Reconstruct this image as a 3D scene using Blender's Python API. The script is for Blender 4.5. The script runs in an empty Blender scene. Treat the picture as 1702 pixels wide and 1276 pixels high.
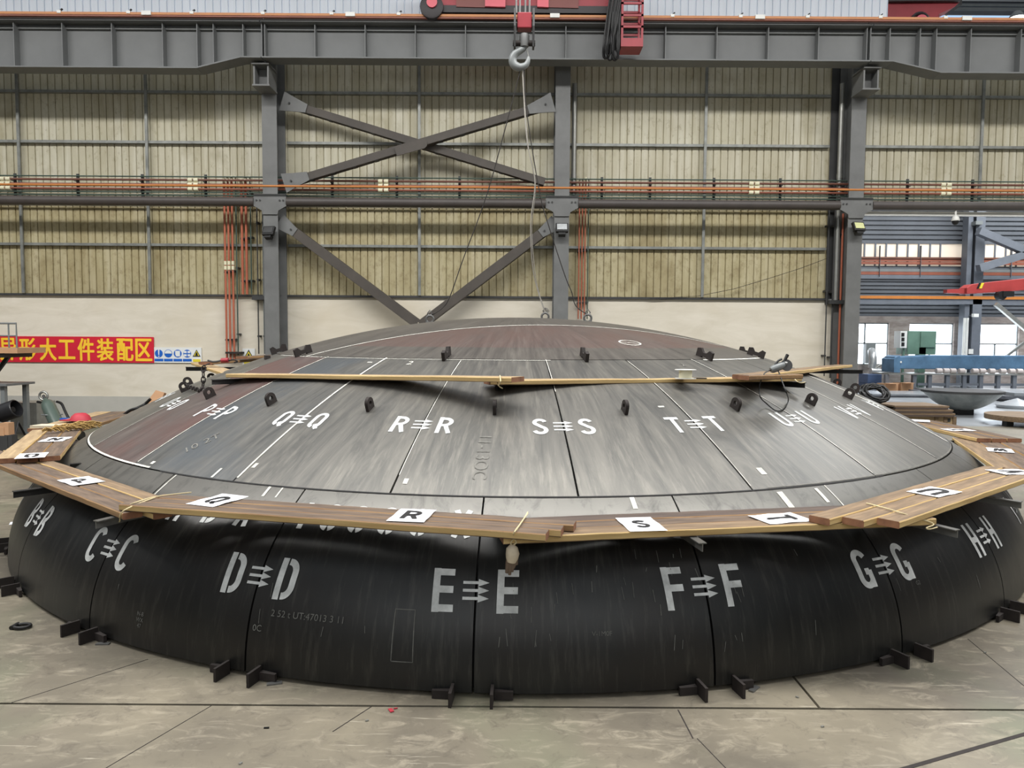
import bpy, bmesh, math, random
from mathutils import Vector, Matrix
random.seed(7)
SC = bpy.context.scene
COL = SC.collection
PI = math.pi
rad = math.radians

# ------------------------------------------------------------------ camera, world, light, exposure
EYE = Vector((0, 0, 1.9)); FPX = 1200.0; PITCH = 0.0596; ROLL = 0.0064
_fw = Vector((0, math.cos(PITCH), -math.sin(PITCH)))
_up0 = Vector((0, math.sin(PITCH), math.cos(PITCH)))
_rt = Vector((1, 0, 0))*math.cos(ROLL) + _up0*math.sin(ROLL)
_up = -Vector((1, 0, 0))*math.sin(ROLL) + _up0*math.cos(ROLL)
cd = bpy.data.cameras.new('camera'); cam = bpy.data.objects.new('camera', cd); COL.objects.link(cam)
cd.sensor_width = 36; cd.sensor_fit = 'HORIZONTAL'; cd.lens = FPX/1702*36
cd.clip_start = .05; cd.clip_end = 300
M = Matrix((_rt, _up, -_fw)).transposed().to_4x4(); M.translation = EYE
cam.matrix_world = M
SC.camera = cam

w = bpy.data.worlds.new('hall_ambient'); SC.world = w; w.use_nodes = True
bg = w.node_tree.nodes['Background']; bg.inputs[1].default_value = .6
_nt = w.node_tree; _tc = _nt.nodes.new('ShaderNodeTexCoord'); _sp = _nt.nodes.new('ShaderNodeSeparateXYZ'); _rp = _nt.nodes.new('ShaderNodeValToRGB')
_nt.links.new(_tc.outputs['Generated'], _sp.inputs[0]); _nt.links.new(_sp.outputs[2], _rp.inputs[0]); _nt.links.new(_rp.outputs[0], bg.inputs[0])
_rp.color_ramp.elements[0].position = .12; _rp.color_ramp.elements[0].color = (.045, .047, .05, 1)      # dim hall sides
_rp.color_ramp.elements[1].position = .85; _rp.color_ramp.elements[1].color = (.90, .95, 1, 1)          # glowing translucent roof

def area(name, loc, target, sx, sy, power, color=(1, 1, 1)):
    l = bpy.data.lights.new(name, 'AREA'); l.shape = 'RECTANGLE'; l.size = sx; l.size_y = sy
    l.energy = power; l.color = color
    o = bpy.data.objects.new(name, l); COL.objects.link(o); o.location = loc
    o.rotation_euler = (Vector(target)-Vector(loc)).to_track_quat('-Z', 'Y').to_euler()
    return o
area('roof_skylight', (0, 5.4, 11.4), (0, 5.7, 0), 34, 1.5, 4500, (1, .985, .96))
area('front_fill', (0, -9, 7), (0, 4, 1), 16, 6, 520, (.95, .98, 1))  # added fill from behind the camera, lifts the lower ring and its letters
area('roof_skylight', (20, 24, 12.5), (19, 25, 0), 22, 5, 4400, (.96, .985, 1))
SC.view_settings.view_transform = 'Standard'; SC.view_settings.look = 'None'
SC.view_settings.gamma = 1; SC.view_settings.use_curve_mapping = False
SC.view_settings.exposure = 0.0
SC.cycles.use_denoising = True

# ------------------------------------------------------------------ helpers: pixel -> world
def ray(px, py):
    return _fw + _rt*((px-851)/FPX) - _up*((py-638)/FPX)
def PZ(px, py, z):
    d = ray(px, py); return EYE + d*((z-EYE.z)/d.z)
def PY(px, py, Y):
    d = ray(px, py); return EYE + d*(Y/d.y)

# ------------------------------------------------------------------ materials
MATS = {}
def srgb(c):
    return tuple(((x/255)/12.92 if x/255 <= .04045 else ((x/255+.055)/1.055)**2.4) for x in c)
def mat(name, col, rough=.6, metal=0.0, var=.12, scale=3.0, stretch=(1, 1, 1), col2=None, bump=0.0, spec=.5, coord='Object', detail=6):
    """colour with a soft noise variation; col / col2 are sRGB 0-255"""
    if name in MATS: return MATS[name]
    m = bpy.data.materials.new(name); m.use_nodes = True; nt = m.node_tree; N = nt.nodes; L = nt.links
    b = N['Principled BSDF']; b.inputs['Roughness'].default_value = rough; b.inputs['Metallic'].default_value = metal
    b.inputs['Specular IOR Level'].default_value = spec
    c1 = srgb(col)
    if col2 is None:
        c2 = tuple(min(1, x*(1+var)) for x in c1); c1 = tuple(x*(1-var) for x in c1)
    else: c2 = srgb(col2)
    tc = N.new('ShaderNodeTexCoord'); mp = N.new('ShaderNodeMapping'); mp.inputs['Scale'].default_value = stretch
    L.new(tc.outputs[coord], mp.inputs[0])
    no = N.new('ShaderNodeTexNoise'); no.inputs['Scale'].default_value = scale; no.inputs['Detail'].default_value = detail
    no.inputs['Roughness'].default_value = .62
    L.new(mp.outputs[0], no.inputs['Vector'])
    rp = N.new('ShaderNodeValToRGB'); rp.color_ramp.elements[0].position = .33; rp.color_ramp.elements[1].position = .68
    rp.color_ramp.elements[0].color = (*c1, 1); rp.color_ramp.elements[1].color = (*c2, 1)
    L.new(no.outputs[0], rp.inputs[0]); L.new(rp.outputs[0], b.inputs['Base Color'])
    if bump:
        bp = N.new('ShaderNodeBump'); bp.inputs['Strength'].default_value = bump; bp.inputs['Distance'].default_value = .02
        L.new(no.outputs[0], bp.inputs['Height']); L.new(bp.outputs[0], b.inputs['Normal'])
    MATS[name] = m
    return m
def emit(name, col, strength):
    m = bpy.data.materials.new(name); m.use_nodes = True; b = m.node_tree.nodes['Principled BSDF']
    b.inputs['Base Color'].default_value = (*srgb(col), 1); b.inputs['Emission Color'].default_value = (*srgb(col), 1)
    b.inputs['Emission Strength'].default_value = strength; MATS[name] = m; return m

def node_mix(nt, fac, a, b, mode='MIX'):
    n = nt.nodes.new('ShaderNodeMix'); n.data_type = 'RGBA'; n.blend_type = mode
    for sock, v in ((n.inputs[0], fac), (n.inputs[6], a), (n.inputs[7], b)):
        if hasattr(v, 'links'): nt.links.new(v, sock)
        elif isinstance(v, (int, float)): sock.default_value = v
        else: sock.default_value = (*v, 1)
    return n.outputs[2]
def noise(nt, vec, scale, detail=6, rough=.6, dist=0):
    n = nt.nodes.new('ShaderNodeTexNoise'); n.inputs['Scale'].default_value = scale; n.inputs['Detail'].default_value = detail
    n.inputs['Roughness'].default_value = rough; n.inputs['Distortion'].default_value = dist
    nt.links.new(vec, n.inputs['Vector']); return n.outputs[0]
def ramp(nt, f, p0, p1, c0=(0, 0, 0), c1=(1, 1, 1)):
    r = nt.nodes.new('ShaderNodeValToRGB'); r.color_ramp.elements[0].position = p0; r.color_ramp.elements[1].position = p1
    r.color_ramp.elements[0].color = (*c0, 1); r.color_ramp.elements[1].color = (*c1, 1)
    nt.links.new(f, r.inputs[0]); return r.outputs[0]
def mapping(nt, src, scale, loc=(0, 0, 0)):
    n = nt.nodes.new('ShaderNodeMapping'); n.inputs['Scale'].default_value = scale; n.inputs['Location'].default_value = loc
    nt.links.new(src, n.inputs[0]); return n.outputs[0]

def plate_mat(name, base, streak, rough=.42, tint=None, light=.5, metal=.55, scuff_sheen=None):
    """mill-scale steel plate: streaks that run up and down the head (polar coordinates about its axis)"""
    m = bpy.data.materials.new(name); m.use_nodes = True; nt = m.node_tree; N = nt.nodes; L = nt.links
    b = N['Principled BSDF']
    tc = N.new('ShaderNodeTexCoord'); sp = N.new('ShaderNodeSeparateXYZ'); L.new(tc.outputs['Object'], sp.inputs[0])
    def mth(op, a, c=None):
        n = N.new('ShaderNodeMath'); n.operation = op
        for i, v in enumerate((a, c)):
            if v is None: continue
            if hasattr(v, 'links'): L.new(v, n.inputs[i])
            else: n.inputs[i].default_value = v
        return n.outputs[0]
    th = mth('ARCTAN2', sp.outputs[0], mth('MULTIPLY', sp.outputs[1], -1))
    r = mth('SQRT', mth('ADD', mth('MULTIPLY', sp.outputs[0], sp.outputs[0]), mth('MULTIPLY', sp.outputs[1], sp.outputs[1])))
    cb = N.new('ShaderNodeCombineXYZ'); L.new(mth('MULTIPLY', th, 4.0), cb.inputs[0]); L.new(r, cb.inputs[1]); L.new(sp.outputs[2], cb.inputs[2])
    pv = cb.outputs[0]
    st = noise(nt, mapping(nt, pv, (6, .9, .9)), 1.0, 9, .68, 1.4)
    fine = noise(nt, mapping(nt, pv, (30, 2.5, 2.5)), 1.0, 6, .7)
    blot = noise(nt, mapping(nt, pv, (1.2, 1.1, 1.1)), 1.0, 5, .6)
    col = node_mix(nt, ramp(nt, st, .35, .72), srgb(base), srgb(streak))
    if tint:
        col = node_mix(nt, ramp(nt, blot, .42, .6), col, srgb(tint))
    lf = N.new('ShaderNodeMath'); lf.operation = 'MULTIPLY'; L.new(ramp(nt, fine, .52, .8), lf.inputs[0]); lf.inputs[1].default_value = light
    col = node_mix(nt, lf.outputs[0], col, srgb((150, 146, 136)))
    if scuff_sheen:   # ground, scuffed band beside the ring weld; its pale tone also paints in overhead sheen
        mr = N.new('ShaderNodeMapRange'); mr.inputs['From Min'].default_value = scuff_sheen[1]; mr.inputs['From Max'].default_value = scuff_sheen[0]; L.new(r, mr.inputs[0])
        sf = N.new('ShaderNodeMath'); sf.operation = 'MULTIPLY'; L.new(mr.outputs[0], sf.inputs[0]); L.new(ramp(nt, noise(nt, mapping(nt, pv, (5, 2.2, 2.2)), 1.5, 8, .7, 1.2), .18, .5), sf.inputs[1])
        col = node_mix(nt, sf.outputs[0], col, srgb(scuff_sheen[2]))
    L.new(col, b.inputs['Base Color'])
    rr = N.new('ShaderNodeMapRange'); rr.inputs['To Min'].default_value = rough-.04; rr.inputs['To Max'].default_value = rough+.1
    L.new(st, rr.inputs[0]); L.new(rr.outputs[0], b.inputs['Roughness'])
    b.inputs['Metallic'].default_value = metal; b.inputs['Specular IOR Level'].default_value = .6
    MATS[name] = m; return m

def build_mats():
    mat('girder_grey', (110, 112, 112), .55, var=.08, scale=1.5)
    mat('column_grey', (108, 109, 108), .55, var=.14, scale=2.5)
    mat('dark_grey', (58, 58, 58), .6, var=.15)
    mat('brace_brown', (74, 68, 62), .6, var=.15)
    mat('tube_brown', (72, 66, 63), .5, var=.12)
    mat('girt', (134, 136, 132), .4, .3, var=.25, scale=5)
    mat('black', (22, 21, 21), .55, var=.2)
    mat('black_rubber', (14, 14, 14), .5, var=.2)
    mat('rust_dark', (40, 33, 30), .75, var=.3, scale=14)
    mat('orange_pipe', (186, 118, 58), .4, var=.1)
    mat('red_pipe', (140, 82, 64), .5, var=.15)
    mat('drop_red', (178, 100, 74), .5, var=.12)
    mat('brown_pipe', (112, 72, 58), .5, var=.15)
    mat('green_pipe', (66, 84, 74), .5, var=.15)
    mat('grey_pipe', (120, 124, 124), .4, var=.1)
    mat('galv', (150, 150, 145), .35, .5, var=.1, scale=8)
    mat('cream', (226, 220, 190), .5, var=.05)
    mat('white_plastic', (225, 225, 220), .4, var=.04)
    mat('crane_red', (150, 42, 52), .45, var=.12)
    mat('crane_pink', (214, 90, 104), .4, var=.06)
    mat('crane_brown', (120, 64, 58), .5, var=.08)
    mat('wheel_dark', (44, 38, 40), .5, var=.2)
    mat('steel_bright', (120, 120, 118), .35, .6, var=.15, scale=10)
    mat('rope_white', (160, 156, 148), .8, var=.1, scale=30)
    mat('rope_dark', (40, 36, 33), .8, var=.2, scale=30)
    mat('twine', (205, 190, 150), .9, var=.1)
    mat('paper', (232, 232, 236), .7, var=.03)
    mat('stencil_black', (30, 28, 28), .7, var=.1)
    mat('paint_white', (170, 172, 170), .7, col2=(222, 224, 222), scale=9, detail=8)
    mat('chalk', (180, 178, 168), .9, col2=(230, 228, 218), scale=14)
    mat('chalk_faint', (120, 118, 112), .9, var=.25, scale=20)
    mat('pencil', (92, 92, 88), .9, var=.25, scale=20)
    mat('seam_dark', (16, 15, 15), .8, var=.2)
    mat('plaster_low', (178, 176, 168), .85, var=.08, scale=1.6)
    mat('banner_red', (206, 26, 52), .55, var=.05)
    mat('banner_yellow', (250, 200, 50), .55, var=.04)
    mat('sign_blue', (24, 96, 190), .5, var=.05)
    mat('sign_white', (226, 228, 226), .5, var=.03)
    mat('sign_yellow', (226, 206, 60), .5, var=.04)
    mat('cyl_green', (84, 98, 90), .35, var=.1)
    mat('fan_black', (40, 40, 42), .35, var=.15)
    mat('blue_paint', (84, 118, 148), .5, var=.25, scale=2)
    mat('navy', (70, 88, 120), .55, var=.15)
    mat('cabinet_green', (100, 130, 114), .5, var=.14, scale=2)
    mat('cardboard', (190, 148, 112), .8, var=.1)
    mat('cloth', (204, 190, 166), .95, var=.12, scale=20)
    mat('cloth_dirty', (104, 88, 74), .95, var=.2, scale=20)
    mat('hat_red', (170, 44, 58), .6, var=.1)
    mat('brick', (176, 166, 160), .9, col2=(140, 128, 122), scale=2.2, stretch=(1, 1, 3))
    mat('hall_clad', (92, 96, 102), .6, var=.12, scale=1)
    mat('hall_steel', (104, 109, 117), .55, var=.1)
    mat('bowl_steel', (92, 100, 100), .38, col2=(150, 152, 148), scale=2)
    mat('roller', (198, 188, 184), .7, var=.1)
    mat('jib_red', (164, 60, 58), .5, var=.1)
    mat('foil', (190, 192, 192), .3, .6, var=.15, scale=9)
    mat('straw', (160, 130, 78), .95, var=.3, scale=40)
    mat('lamp_face', (206, 208, 150), .3, var=.1)
    mat('plate_pile', (96, 98, 104), .45, var=.25, scale=2)
    plate_mat('plate_crown', (89, 88, 85), (122, 119, 112), .4, None, .6)
    plate_mat('plate_crown_red', (90, 80, 78), (120, 110, 106), .42, (110, 86, 82), .4)
    plate_mat('plate_crown_blue', (87, 87, 85), (120, 118, 113), .4, (92, 96, 99), .5)
    plate_mat('plate_cap_red', (94, 82, 78), (122, 108, 102), .42, (108, 90, 84), .3)
    plate_mat('plate_cap', (86, 82, 78), (116, 111, 104), .42, None, .35)
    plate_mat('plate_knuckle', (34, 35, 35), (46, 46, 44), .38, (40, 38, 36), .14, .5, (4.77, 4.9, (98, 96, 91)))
    # corrugated cladding: beige translucent sheet with dirt
    for nm, cA, cB, cC, cD in (('cladding', (176, 169, 144), (194, 189, 166), (206, 202, 184), (152, 143, 114)), ('cladding_low', (158, 145, 108), (176, 166, 130), (188, 179, 148), (128, 114, 78))):
        m = bpy.data.materials.new(nm); m.use_nodes = True; nt = m.node_tree; b = nt.nodes['Principled BSDF']
        tc = nt.nodes.new('ShaderNodeTexCoord'); v = tc.outputs['Object']
        n1 = noise(nt, mapping(nt, v, (6.6, 1, .5)), 1, 3); n2 = noise(nt, mapping(nt, v, (.8, 1, .6)), 1, 6); n3 = noise(nt, mapping(nt, v, (9, 9, 7)), 1, 8, .75); n4 = noise(nt, mapping(nt, v, (1.1, 1, .9), (3, 0, 5)), 1, 4)
        c = node_mix(nt, ramp(nt, n2, .35, .65), srgb(cA), srgb(cB))
        c = node_mix(nt, ramp(nt, n1, .45, .75), c, srgb(cC))
        c = node_mix(nt, ramp(nt, n3, .55 if nm == 'cladding' else .5, .74), c, srgb(cD))
        c = node_mix(nt, ramp(nt, n4, .58, .8), c, srgb(cD))
        nt.links.new(c, b.inputs['Base Color']); b.inputs['Roughness'].default_value = .6; MATS[nm] = m
    mat('cladding_white', (226, 232, 240), .5, var=.05, scale=1, stretch=(6, 1, .4))
    # white plaster wall with smears
    m = bpy.data.materials.new('plaster'); m.use_nodes = True; nt = m.node_tree; b = nt.nodes['Principled BSDF']
    tc = nt.nodes.new('ShaderNodeTexCoord'); v = tc.outputs['Object']
    n1 = noise(nt, mapping(nt, v, (.8, 1, 3.2)), 1, 8, .65, 1.2); n2 = noise(nt, mapping(nt, v, (.35, 1, .4)), 1, 4)
    c = node_mix(nt, ramp(nt, n1, .3, .7), srgb((206, 198, 180)), srgb((224, 217, 202)))
    c = node_mix(nt, ramp(nt, n2, .5, .8), c, srgb((204, 192, 168)))
    nt.links.new(c, b.inputs['Base Color']); b.inputs['Roughness'].default_value = .8; MATS['plaster'] = m
    # plate floor
    m = bpy.data.materials.new('floor_plate'); m.use_nodes = True; nt = m.node_tree; b = nt.nodes['Principled BSDF']
    tc = nt.nodes.new('ShaderNodeTexCoord'); v = tc.outputs['Object']
    n1 = noise(nt, v, .9, 8, .6, .6); n2 = noise(nt, mapping(nt, v, (2.2, 5, 2)), 1.6, 9, .72, 1.4); n3 = noise(nt, v, 9, 9, .75, 1); n4 = noise(nt, mapping(nt, v, (.6, .4, 1)), 1.2, 3)
    c = node_mix(nt, ramp(nt, n1, .32, .68), srgb((92, 86, 76)), srgb((131, 123, 106)))
    c = node_mix(nt, ramp(nt, n4, .5, .72), c, srgb((112, 115, 93)))
    c = node_mix(nt, ramp(nt, n2, .52, .78), c, srgb((160, 151, 132)))
    c = node_mix(nt, ramp(nt, n3, .54, .74), c, srgb((88, 81, 71)))
    for rot, sc in ((.5, 1.1), (-.7, .9), (1.2, .7)):     # scratches in several directions
        mp = nt.nodes.new('ShaderNodeMapping'); mp.inputs['Rotation'].default_value = (0, 0, rot); mp.inputs['Scale'].default_value = (2.2*sc, 34*sc, 1); nt.links.new(v, mp.inputs[0])
        c = node_mix(nt, ramp(nt, noise(nt, mp.outputs[0], 1, 4, .6, .6), .67, .76, (0, 0, 0), (.55, .55, .55)), c, srgb((196, 188, 170)))
    nt.links.new(c, b.inputs['Base Color'])
    rr = nt.nodes.new('ShaderNodeMapRange'); rr.inputs['To Min'].default_value = .38; rr.inputs['To Max'].default_value = .62
    nt.links.new(n2, rr.inputs[0]); nt.links.new(rr.outputs[0], b.inputs['Roughness']); MATS['floor_plate'] = m
    mat('floor_far', (148, 152, 156), .22, col2=(178, 181, 184), scale=.8, detail=8)
    # planks
    for nm, a, c2 in (('plank_brown', (72, 60, 52), (118, 99, 82)), ('plank_dark', (68, 57, 51), (94, 79, 70)), ('plank_yellow', (138, 116, 88), (180, 156, 120)), ('plank_tan', (98, 81, 64), (142, 119, 92))):
        mat(nm, a, .75, col2=c2, scale=2.6, stretch=(1.1, 13, 13), detail=10)
    mat('plank_edge', (172, 142, 92), .75, col2=(206, 178, 124), scale=2.5, stretch=(.8, 14, 14))
    mat('plank_edge_dark', (120, 90, 62), .75, col2=(158, 126, 86), scale=2.5, stretch=(.8, 14, 14))
    mat('plank_end', (112, 74, 54), .8, col2=(150, 106, 76), scale=10)
    emit('daylight_pane', (236, 246, 255), 5)
    emit('daylight_strip', (222, 208, 190), .42)
    emit('daylight_blue', (170, 205, 245), 1.0)
    emit('lamp_on', (255, 255, 246), 12)
build_mats()

# ------------------------------------------------------------------ helpers: meshes and objects
def wloc(o):
    v = Vector((0, 0, 0))
    while o: v += o.location; o = o.parent
    return v
class MB:
    def __init__(s): s.v = []; s.f = []; s.mi = []; s.cur = 0
    def add(s, vs, fs):
        n = len(s.v); s.v += [Vector(x) for x in vs]
        for f in fs: s.f.append([i+n for i in f]); s.mi.append(s.cur)
        return s
    def box(s, c, d, rz=0, mx=None):
        x, y, z = (q/2 for q in d); P = [Vector(p) for p in ((-x, -y, -z), (x, -y, -z), (x, y, -z), (-x, y, -z), (-x, -y, z), (x, -y, z), (x, y, z), (-x, y, z))]
        R = mx if mx else Matrix.Rotation(rz, 3, 'Z')
        return s.add([R @ p + Vector(c) for p in P], [(3, 2, 1, 0), (4, 5, 6, 7), (0, 1, 5, 4), (1, 2, 6, 5), (2, 3, 7, 6), (3, 0, 4, 7)])
    def bb(s, a, b):
        return s.box([(p+q)/2 for p, q in zip(a, b)], [abs(q-p) for p, q in zip(a, b)])
    def beam(s, a, b, wd, ht, up=(0, 0, 1)):
        a = Vector(a); b = Vector(b); x = (b-a).normalized(); u = Vector(up); y = u.cross(x)
        if y.length < 1e-4: y = Vector((0, 1, 0)).cross(x)
        y.normalize(); z = x.cross(y); R = Matrix((x, y, z)).transposed()
        return s.box((a+b)/2, ((b-a).length, wd, ht), mx=R)
    def tube(s, pts, r, n=8, closed=False, caps=True):
        pts = [Vector(p) for p in pts]; k = len(pts); base = len(s.v); prev = None
        for i, p in enumerate(pts):
            t = (pts[(i+1) % k]-pts[i-1]) if closed else (pts[min(i+1, k-1)]-pts[max(i-1, 0)])
            t.normalize()
            if prev is None:
                u = t.cross(Vector((0, 0, 1)))
                if u.length < .05: u = t.cross(Vector((0, 1, 0)))
            else:
                u = prev - t*prev.dot(t)
                if u.length < 1e-6: u = t.orthogonal()
            u.normalize(); prev = u; q = t.cross(u); rr = r[i] if isinstance(r, (list, tuple)) else r
            s.v += [p + (u*math.cos(2*PI*j/n) + q*math.sin(2*PI*j/n))*rr for j in range(n)]
        for i in range(k if closed else k-1):
            for j in range(n):
                a = base+i*n+j; b = base+i*n+(j+1) % n; c = base+((i+1) % k)*n+(j+1) % n; d = base+((i+1) % k)*n+j
                s.f.append([a, d, c, b]); s.mi.append(s.cur)
        if caps and not closed:
            s.f.append([base+j for j in range(n)]); s.f.append([base+(k-1)*n+n-1-j for j in range(n)]); s.mi += [s.cur]*2
        return s
    def lathe(s, prof, c=(0, 0, 0), n=24, mx=None):
        R = mx or Matrix.Identity(3); c = Vector(c); base = len(s.v); k = len(prof)
        for r, z in prof:
            s.v += [R @ Vector((r*math.cos(2*PI*j/n), r*math.sin(2*PI*j/n), z)) + c for j in range(n)]
        for i in range(k-1):
            for j in range(n):
                s.f.append([base+i*n+j, base+i*n+(j+1) % n, base+(i+1)*n+(j+1) % n, base+(i+1)*n+j]); s.mi.append(s.cur)
        for i, fl in ((0, True), (k-1, False)):
            if prof[i][0] > 1e-4:
                q = [base+i*n+j for j in range(n)]; s.f.append(q[::-1] if fl else q); s.mi.append(s.cur)
        return s
    def cyl(s, a, b, r, n=20, r2=None):
        return s.tube([a, b], [r, r if r2 is None else r2], n)
    def prism(s, poly, mx, d0, d1):
        """poly in the local xy plane of the 4x4 matrix mx, extruded from d0 to d1 along its z"""
        n = len(poly); base = len(s.v)
        for d in (d0, d1): s.v += [mx @ Vector((x, y, d)) for x, y in poly]
        s.f.append([base+i for i in range(n)][::-1]); s.f.append([base+n+i for i in range(n)])
        for i in range(n): s.f.append([base+i, base+(i+1) % n, base+n+(i+1) % n, base+n+i])
        s.mi += [s.cur]*(n+2)
        return s
    def build(s, name, mats, parent=None, origin=None, smooth=None, bevel=0):
        if not isinstance(mats, (list, tuple)): mats = [mats]
        off = wloc(parent) if parent else (Vector(origin) if origin is not None else Vector((0, 0, 0)))
        me = bpy.data.meshes.new(name); me.from_pydata([tuple(v-off) for v in s.v], [], s.f)
        for m in mats: me.materials.append(MATS[m] if isinstance(m, str) else m)
        me.polygons.foreach_set('material_index', s.mi)
        bm = bmesh.new(); bm.from_mesh(me); bmesh.ops.recalc_face_normals(bm, faces=bm.faces); bm.to_mesh(me); bm.free()
        if smooth is not None:
            me.polygons.foreach_set('use_smooth', [True]*len(me.polygons)); me.set_sharp_from_angle(angle=rad(smooth))
        me.update()
        o = bpy.data.objects.new(name, me); COL.objects.link(o)
        if parent: o.parent = parent
        else: o.location = off
        if bevel:
            b = o.modifiers.new('edge', 'BEVEL'); b.width = bevel; b.segments = 2; b.limit_method = 'ANGLE'
        return o
def tag(o, label=None, cat=None, group=None, kind=None):
    if label: o['label'] = label
    if cat: o['category'] = cat
    if group: o['group'] = group
    if kind: o['kind'] = kind
    return o
def thing(name, label, cat, loc, group=None):
    o = bpy.data.objects.new(name, None); COL.objects.link(o); o.location = loc; o.empty_display_size = .2
    return tag(o, label, cat, group)
def copy_tree(o, parent=None):
    c = o.copy(); COL.objects.link(c)
    if parent: c.parent = parent
    for ch in list(o.children): copy_tree(ch, c)
    return c
def frame(origin, x, y):
    x = Vector(x).normalized(); y = Vector(y); y = (y - x*x.dot(y)).normalized(); z = x.cross(y)
    m = Matrix((x, y, z)).transposed().to_4x4(); m.translation = Vector(origin); return m
def text_geo(body, size, offset=0.0, shear=0.0):
    c = bpy.data.curves.new('t', 'FONT'); c.body = body; c.size = size; c.offset = offset; c.shear = shear; c.resolution_u = 3
    c.align_x = 'CENTER'; c.align_y = 'CENTER'
    o = bpy.data.objects.new('t', c); COL.objects.link(o)
    dg = bpy.context.evaluated_depsgraph_get(); dg.update()
    me = o.evaluated_get(dg).to_mesh(); vs = [(v.co.x, v.co.y) for v in me.vertices]; fs = [tuple(p.vertices) for p in me.polygons]
    o.evaluated_get(dg).to_mesh_clear(); bpy.data.objects.remove(o); bpy.data.curves.remove(c)
    return vs, fs
def catmull(pts, n=8, closed=False):
    P = [Vector(p) for p in pts]; out = []; k = len(P)
    for i in range(k if closed else k-1):
        if closed: a, b, c, d = P[i-1], P[i], P[(i+1) % k], P[(i+2) % k]
        else: a, b, c, d = P[max(i-1, 0)], P[i], P[i+1], P[min(i+2, k-1)]
        for j in range(n):
            t = j/n; out.append(.5*((2*b)+(c-a)*t+(2*a-5*b+4*c-d)*t*t+(3*b-a-3*c+d)*t**3))
    if not closed: out.append(P[-1])
    return out

# ------------------------------------------------------------------ the setting
YW = 15.45                       # room face of the back wall
YC = 14.85                       # front flange of the columns
COLX = (-4.93, .99, 6.96)
def S_(o): return tag(o, kind='structure')

# floor: thick steel plates laid with open joints over a dark pit
f = MB()
f.bb((-16, -3, -.06), (45, 3.642, 0)); f.bb((-16, 3.66, -.06), (1.607, 12, 0)); f.bb((1.622, 3.66, -.06), (14.5, 12, 0))
f.bb((-16, 12.004, -.06), (14.5, 16.6, 0))
f.cur = 1; f.bb((14.5, 3.66, -.06), (45, 16.6, 0)); f.bb((-16, 16.6, -.06), (45, 36, 0))
f.cur = 2; f.bb((-16, -3, -.3), (45, 36, -.1))
S_(f.build('floor', ['floor_plate', 'floor_far', 'seam_dark']))
# fine joints in the floor plates
g = MB()
for a, b, wd in (((-2.15, 4.18), (-2.6, 3.66), .004), ((-1.55, 3.64), (-1.87, 2.9), .004), ((-.72, 3.64), (-.86, 3.40), .005), ((.87, 3.63), (.88, 3.36), .006), ((.9, 3.36), (1.0, 3.0), .004),
                 ((2.95, 4.55), (2.84, 3.75), .004), ((1.5, 3.02), (2.8, 3.53), .022), ((-4.6, 6.2), (-3.4, 6.15), .01)):
    g.beam((a[0], a[1], .0005), (b[0], b[1], .0005), wd, .002)
S_(g.build('trim_1', 'rust_dark'))

# lower masonry wall
m = MB(); m.bb((-16, YW, .66), (6.95, YW+.25, 2.82)); m.cur = 1; m.bb((-16, YW-.012, 0), (6.95, YW+.25, .66))
S_(m.build('wall_back', ['plaster', 'plaster_low']))
m = MB(); m.bb((-16, YW-.06, 2.80), (6.7, YW+.03, 2.845)); S_(m.build('trim_2', 'dark_grey'))
def corrugated(name, x0, x1, z0, z1, material, pitch=.152, Y=YW+.03):
    m = MB(); n = int(round((x1-x0)/pitch)); p = (x1-x0)/n; pts = []
    for i in range(n):
        x = x0+i*p; pts += [(x, Y), (x+p*.83, Y), (x+p*.87, Y+.03), (x+p*.95, Y+.03)]
    pts.append((x1, Y)); base = len(m.v)
    for x, y in pts: m.v += [Vector((x, y, z0)), Vector((x, y, z1))]
    for i in range(len(pts)-1): m.f.append([base+2*i, base+2*i+2, base+2*i+3, base+2*i+1]); m.mi.append(0)
    m.bb((x0, Y+.06, z0), (x1, Y+.08, z1))
    return S_(m.build(name, material))
corrugated('wall_back_cladding', -16, 6.66, 4.69, 8.05, 'cladding'); corrugated('wall_back_cladding_low', -16, 6.66, 2.845, 4.69, 'cladding_low')
m = MB(); m.bb((6.66, YW+.02, 2.84), (7.13, YW+.1, 8.05)); S_(m.build('trim_60', 'dark_grey'))
corrugated('wall_back_upper', -16, 7.78, 8.06, 11.5, 'cladding_white', .16)
corrugated('wall_right_cladding', 7.12, 17, 4.72, 8.05, 'cladding')
# girts and posts carrying the sheets
k = 3
for z in (3.88, 6.01, 7.04):
    for x0, x1 in ((-16, -5.1), (-4.75, .85), (1.15, 6.62), (7.15, 17)):
        if z < 4.7 and x0 > 7: continue
        t = MB(); t.bb((x0, YW-.05, z-.027), (x1, YW+.025, z-.021)); t.bb((x0, YW-.06, z-.027), (x1, YW-.052, z+.027)); t.bb((x0, YW-.05, z+.021), (x1, YW+.025, z+.027))
        S_(t.build('trim_%d' % k, 'girt')); k += 1
for x, z0 in ((-10.35, 2.85), (-7.67, 2.85), (-1.97, 2.85), (4.01, 2.85), (9.78, 4.75), (12.5, 4.75)):
    t = MB(); t.bb((x-.028, YW-.1, z0), (x+.028, YW-.062, 8.0)); S_(t.build('trim_%d' % k, 'girt')); k += 1

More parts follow.
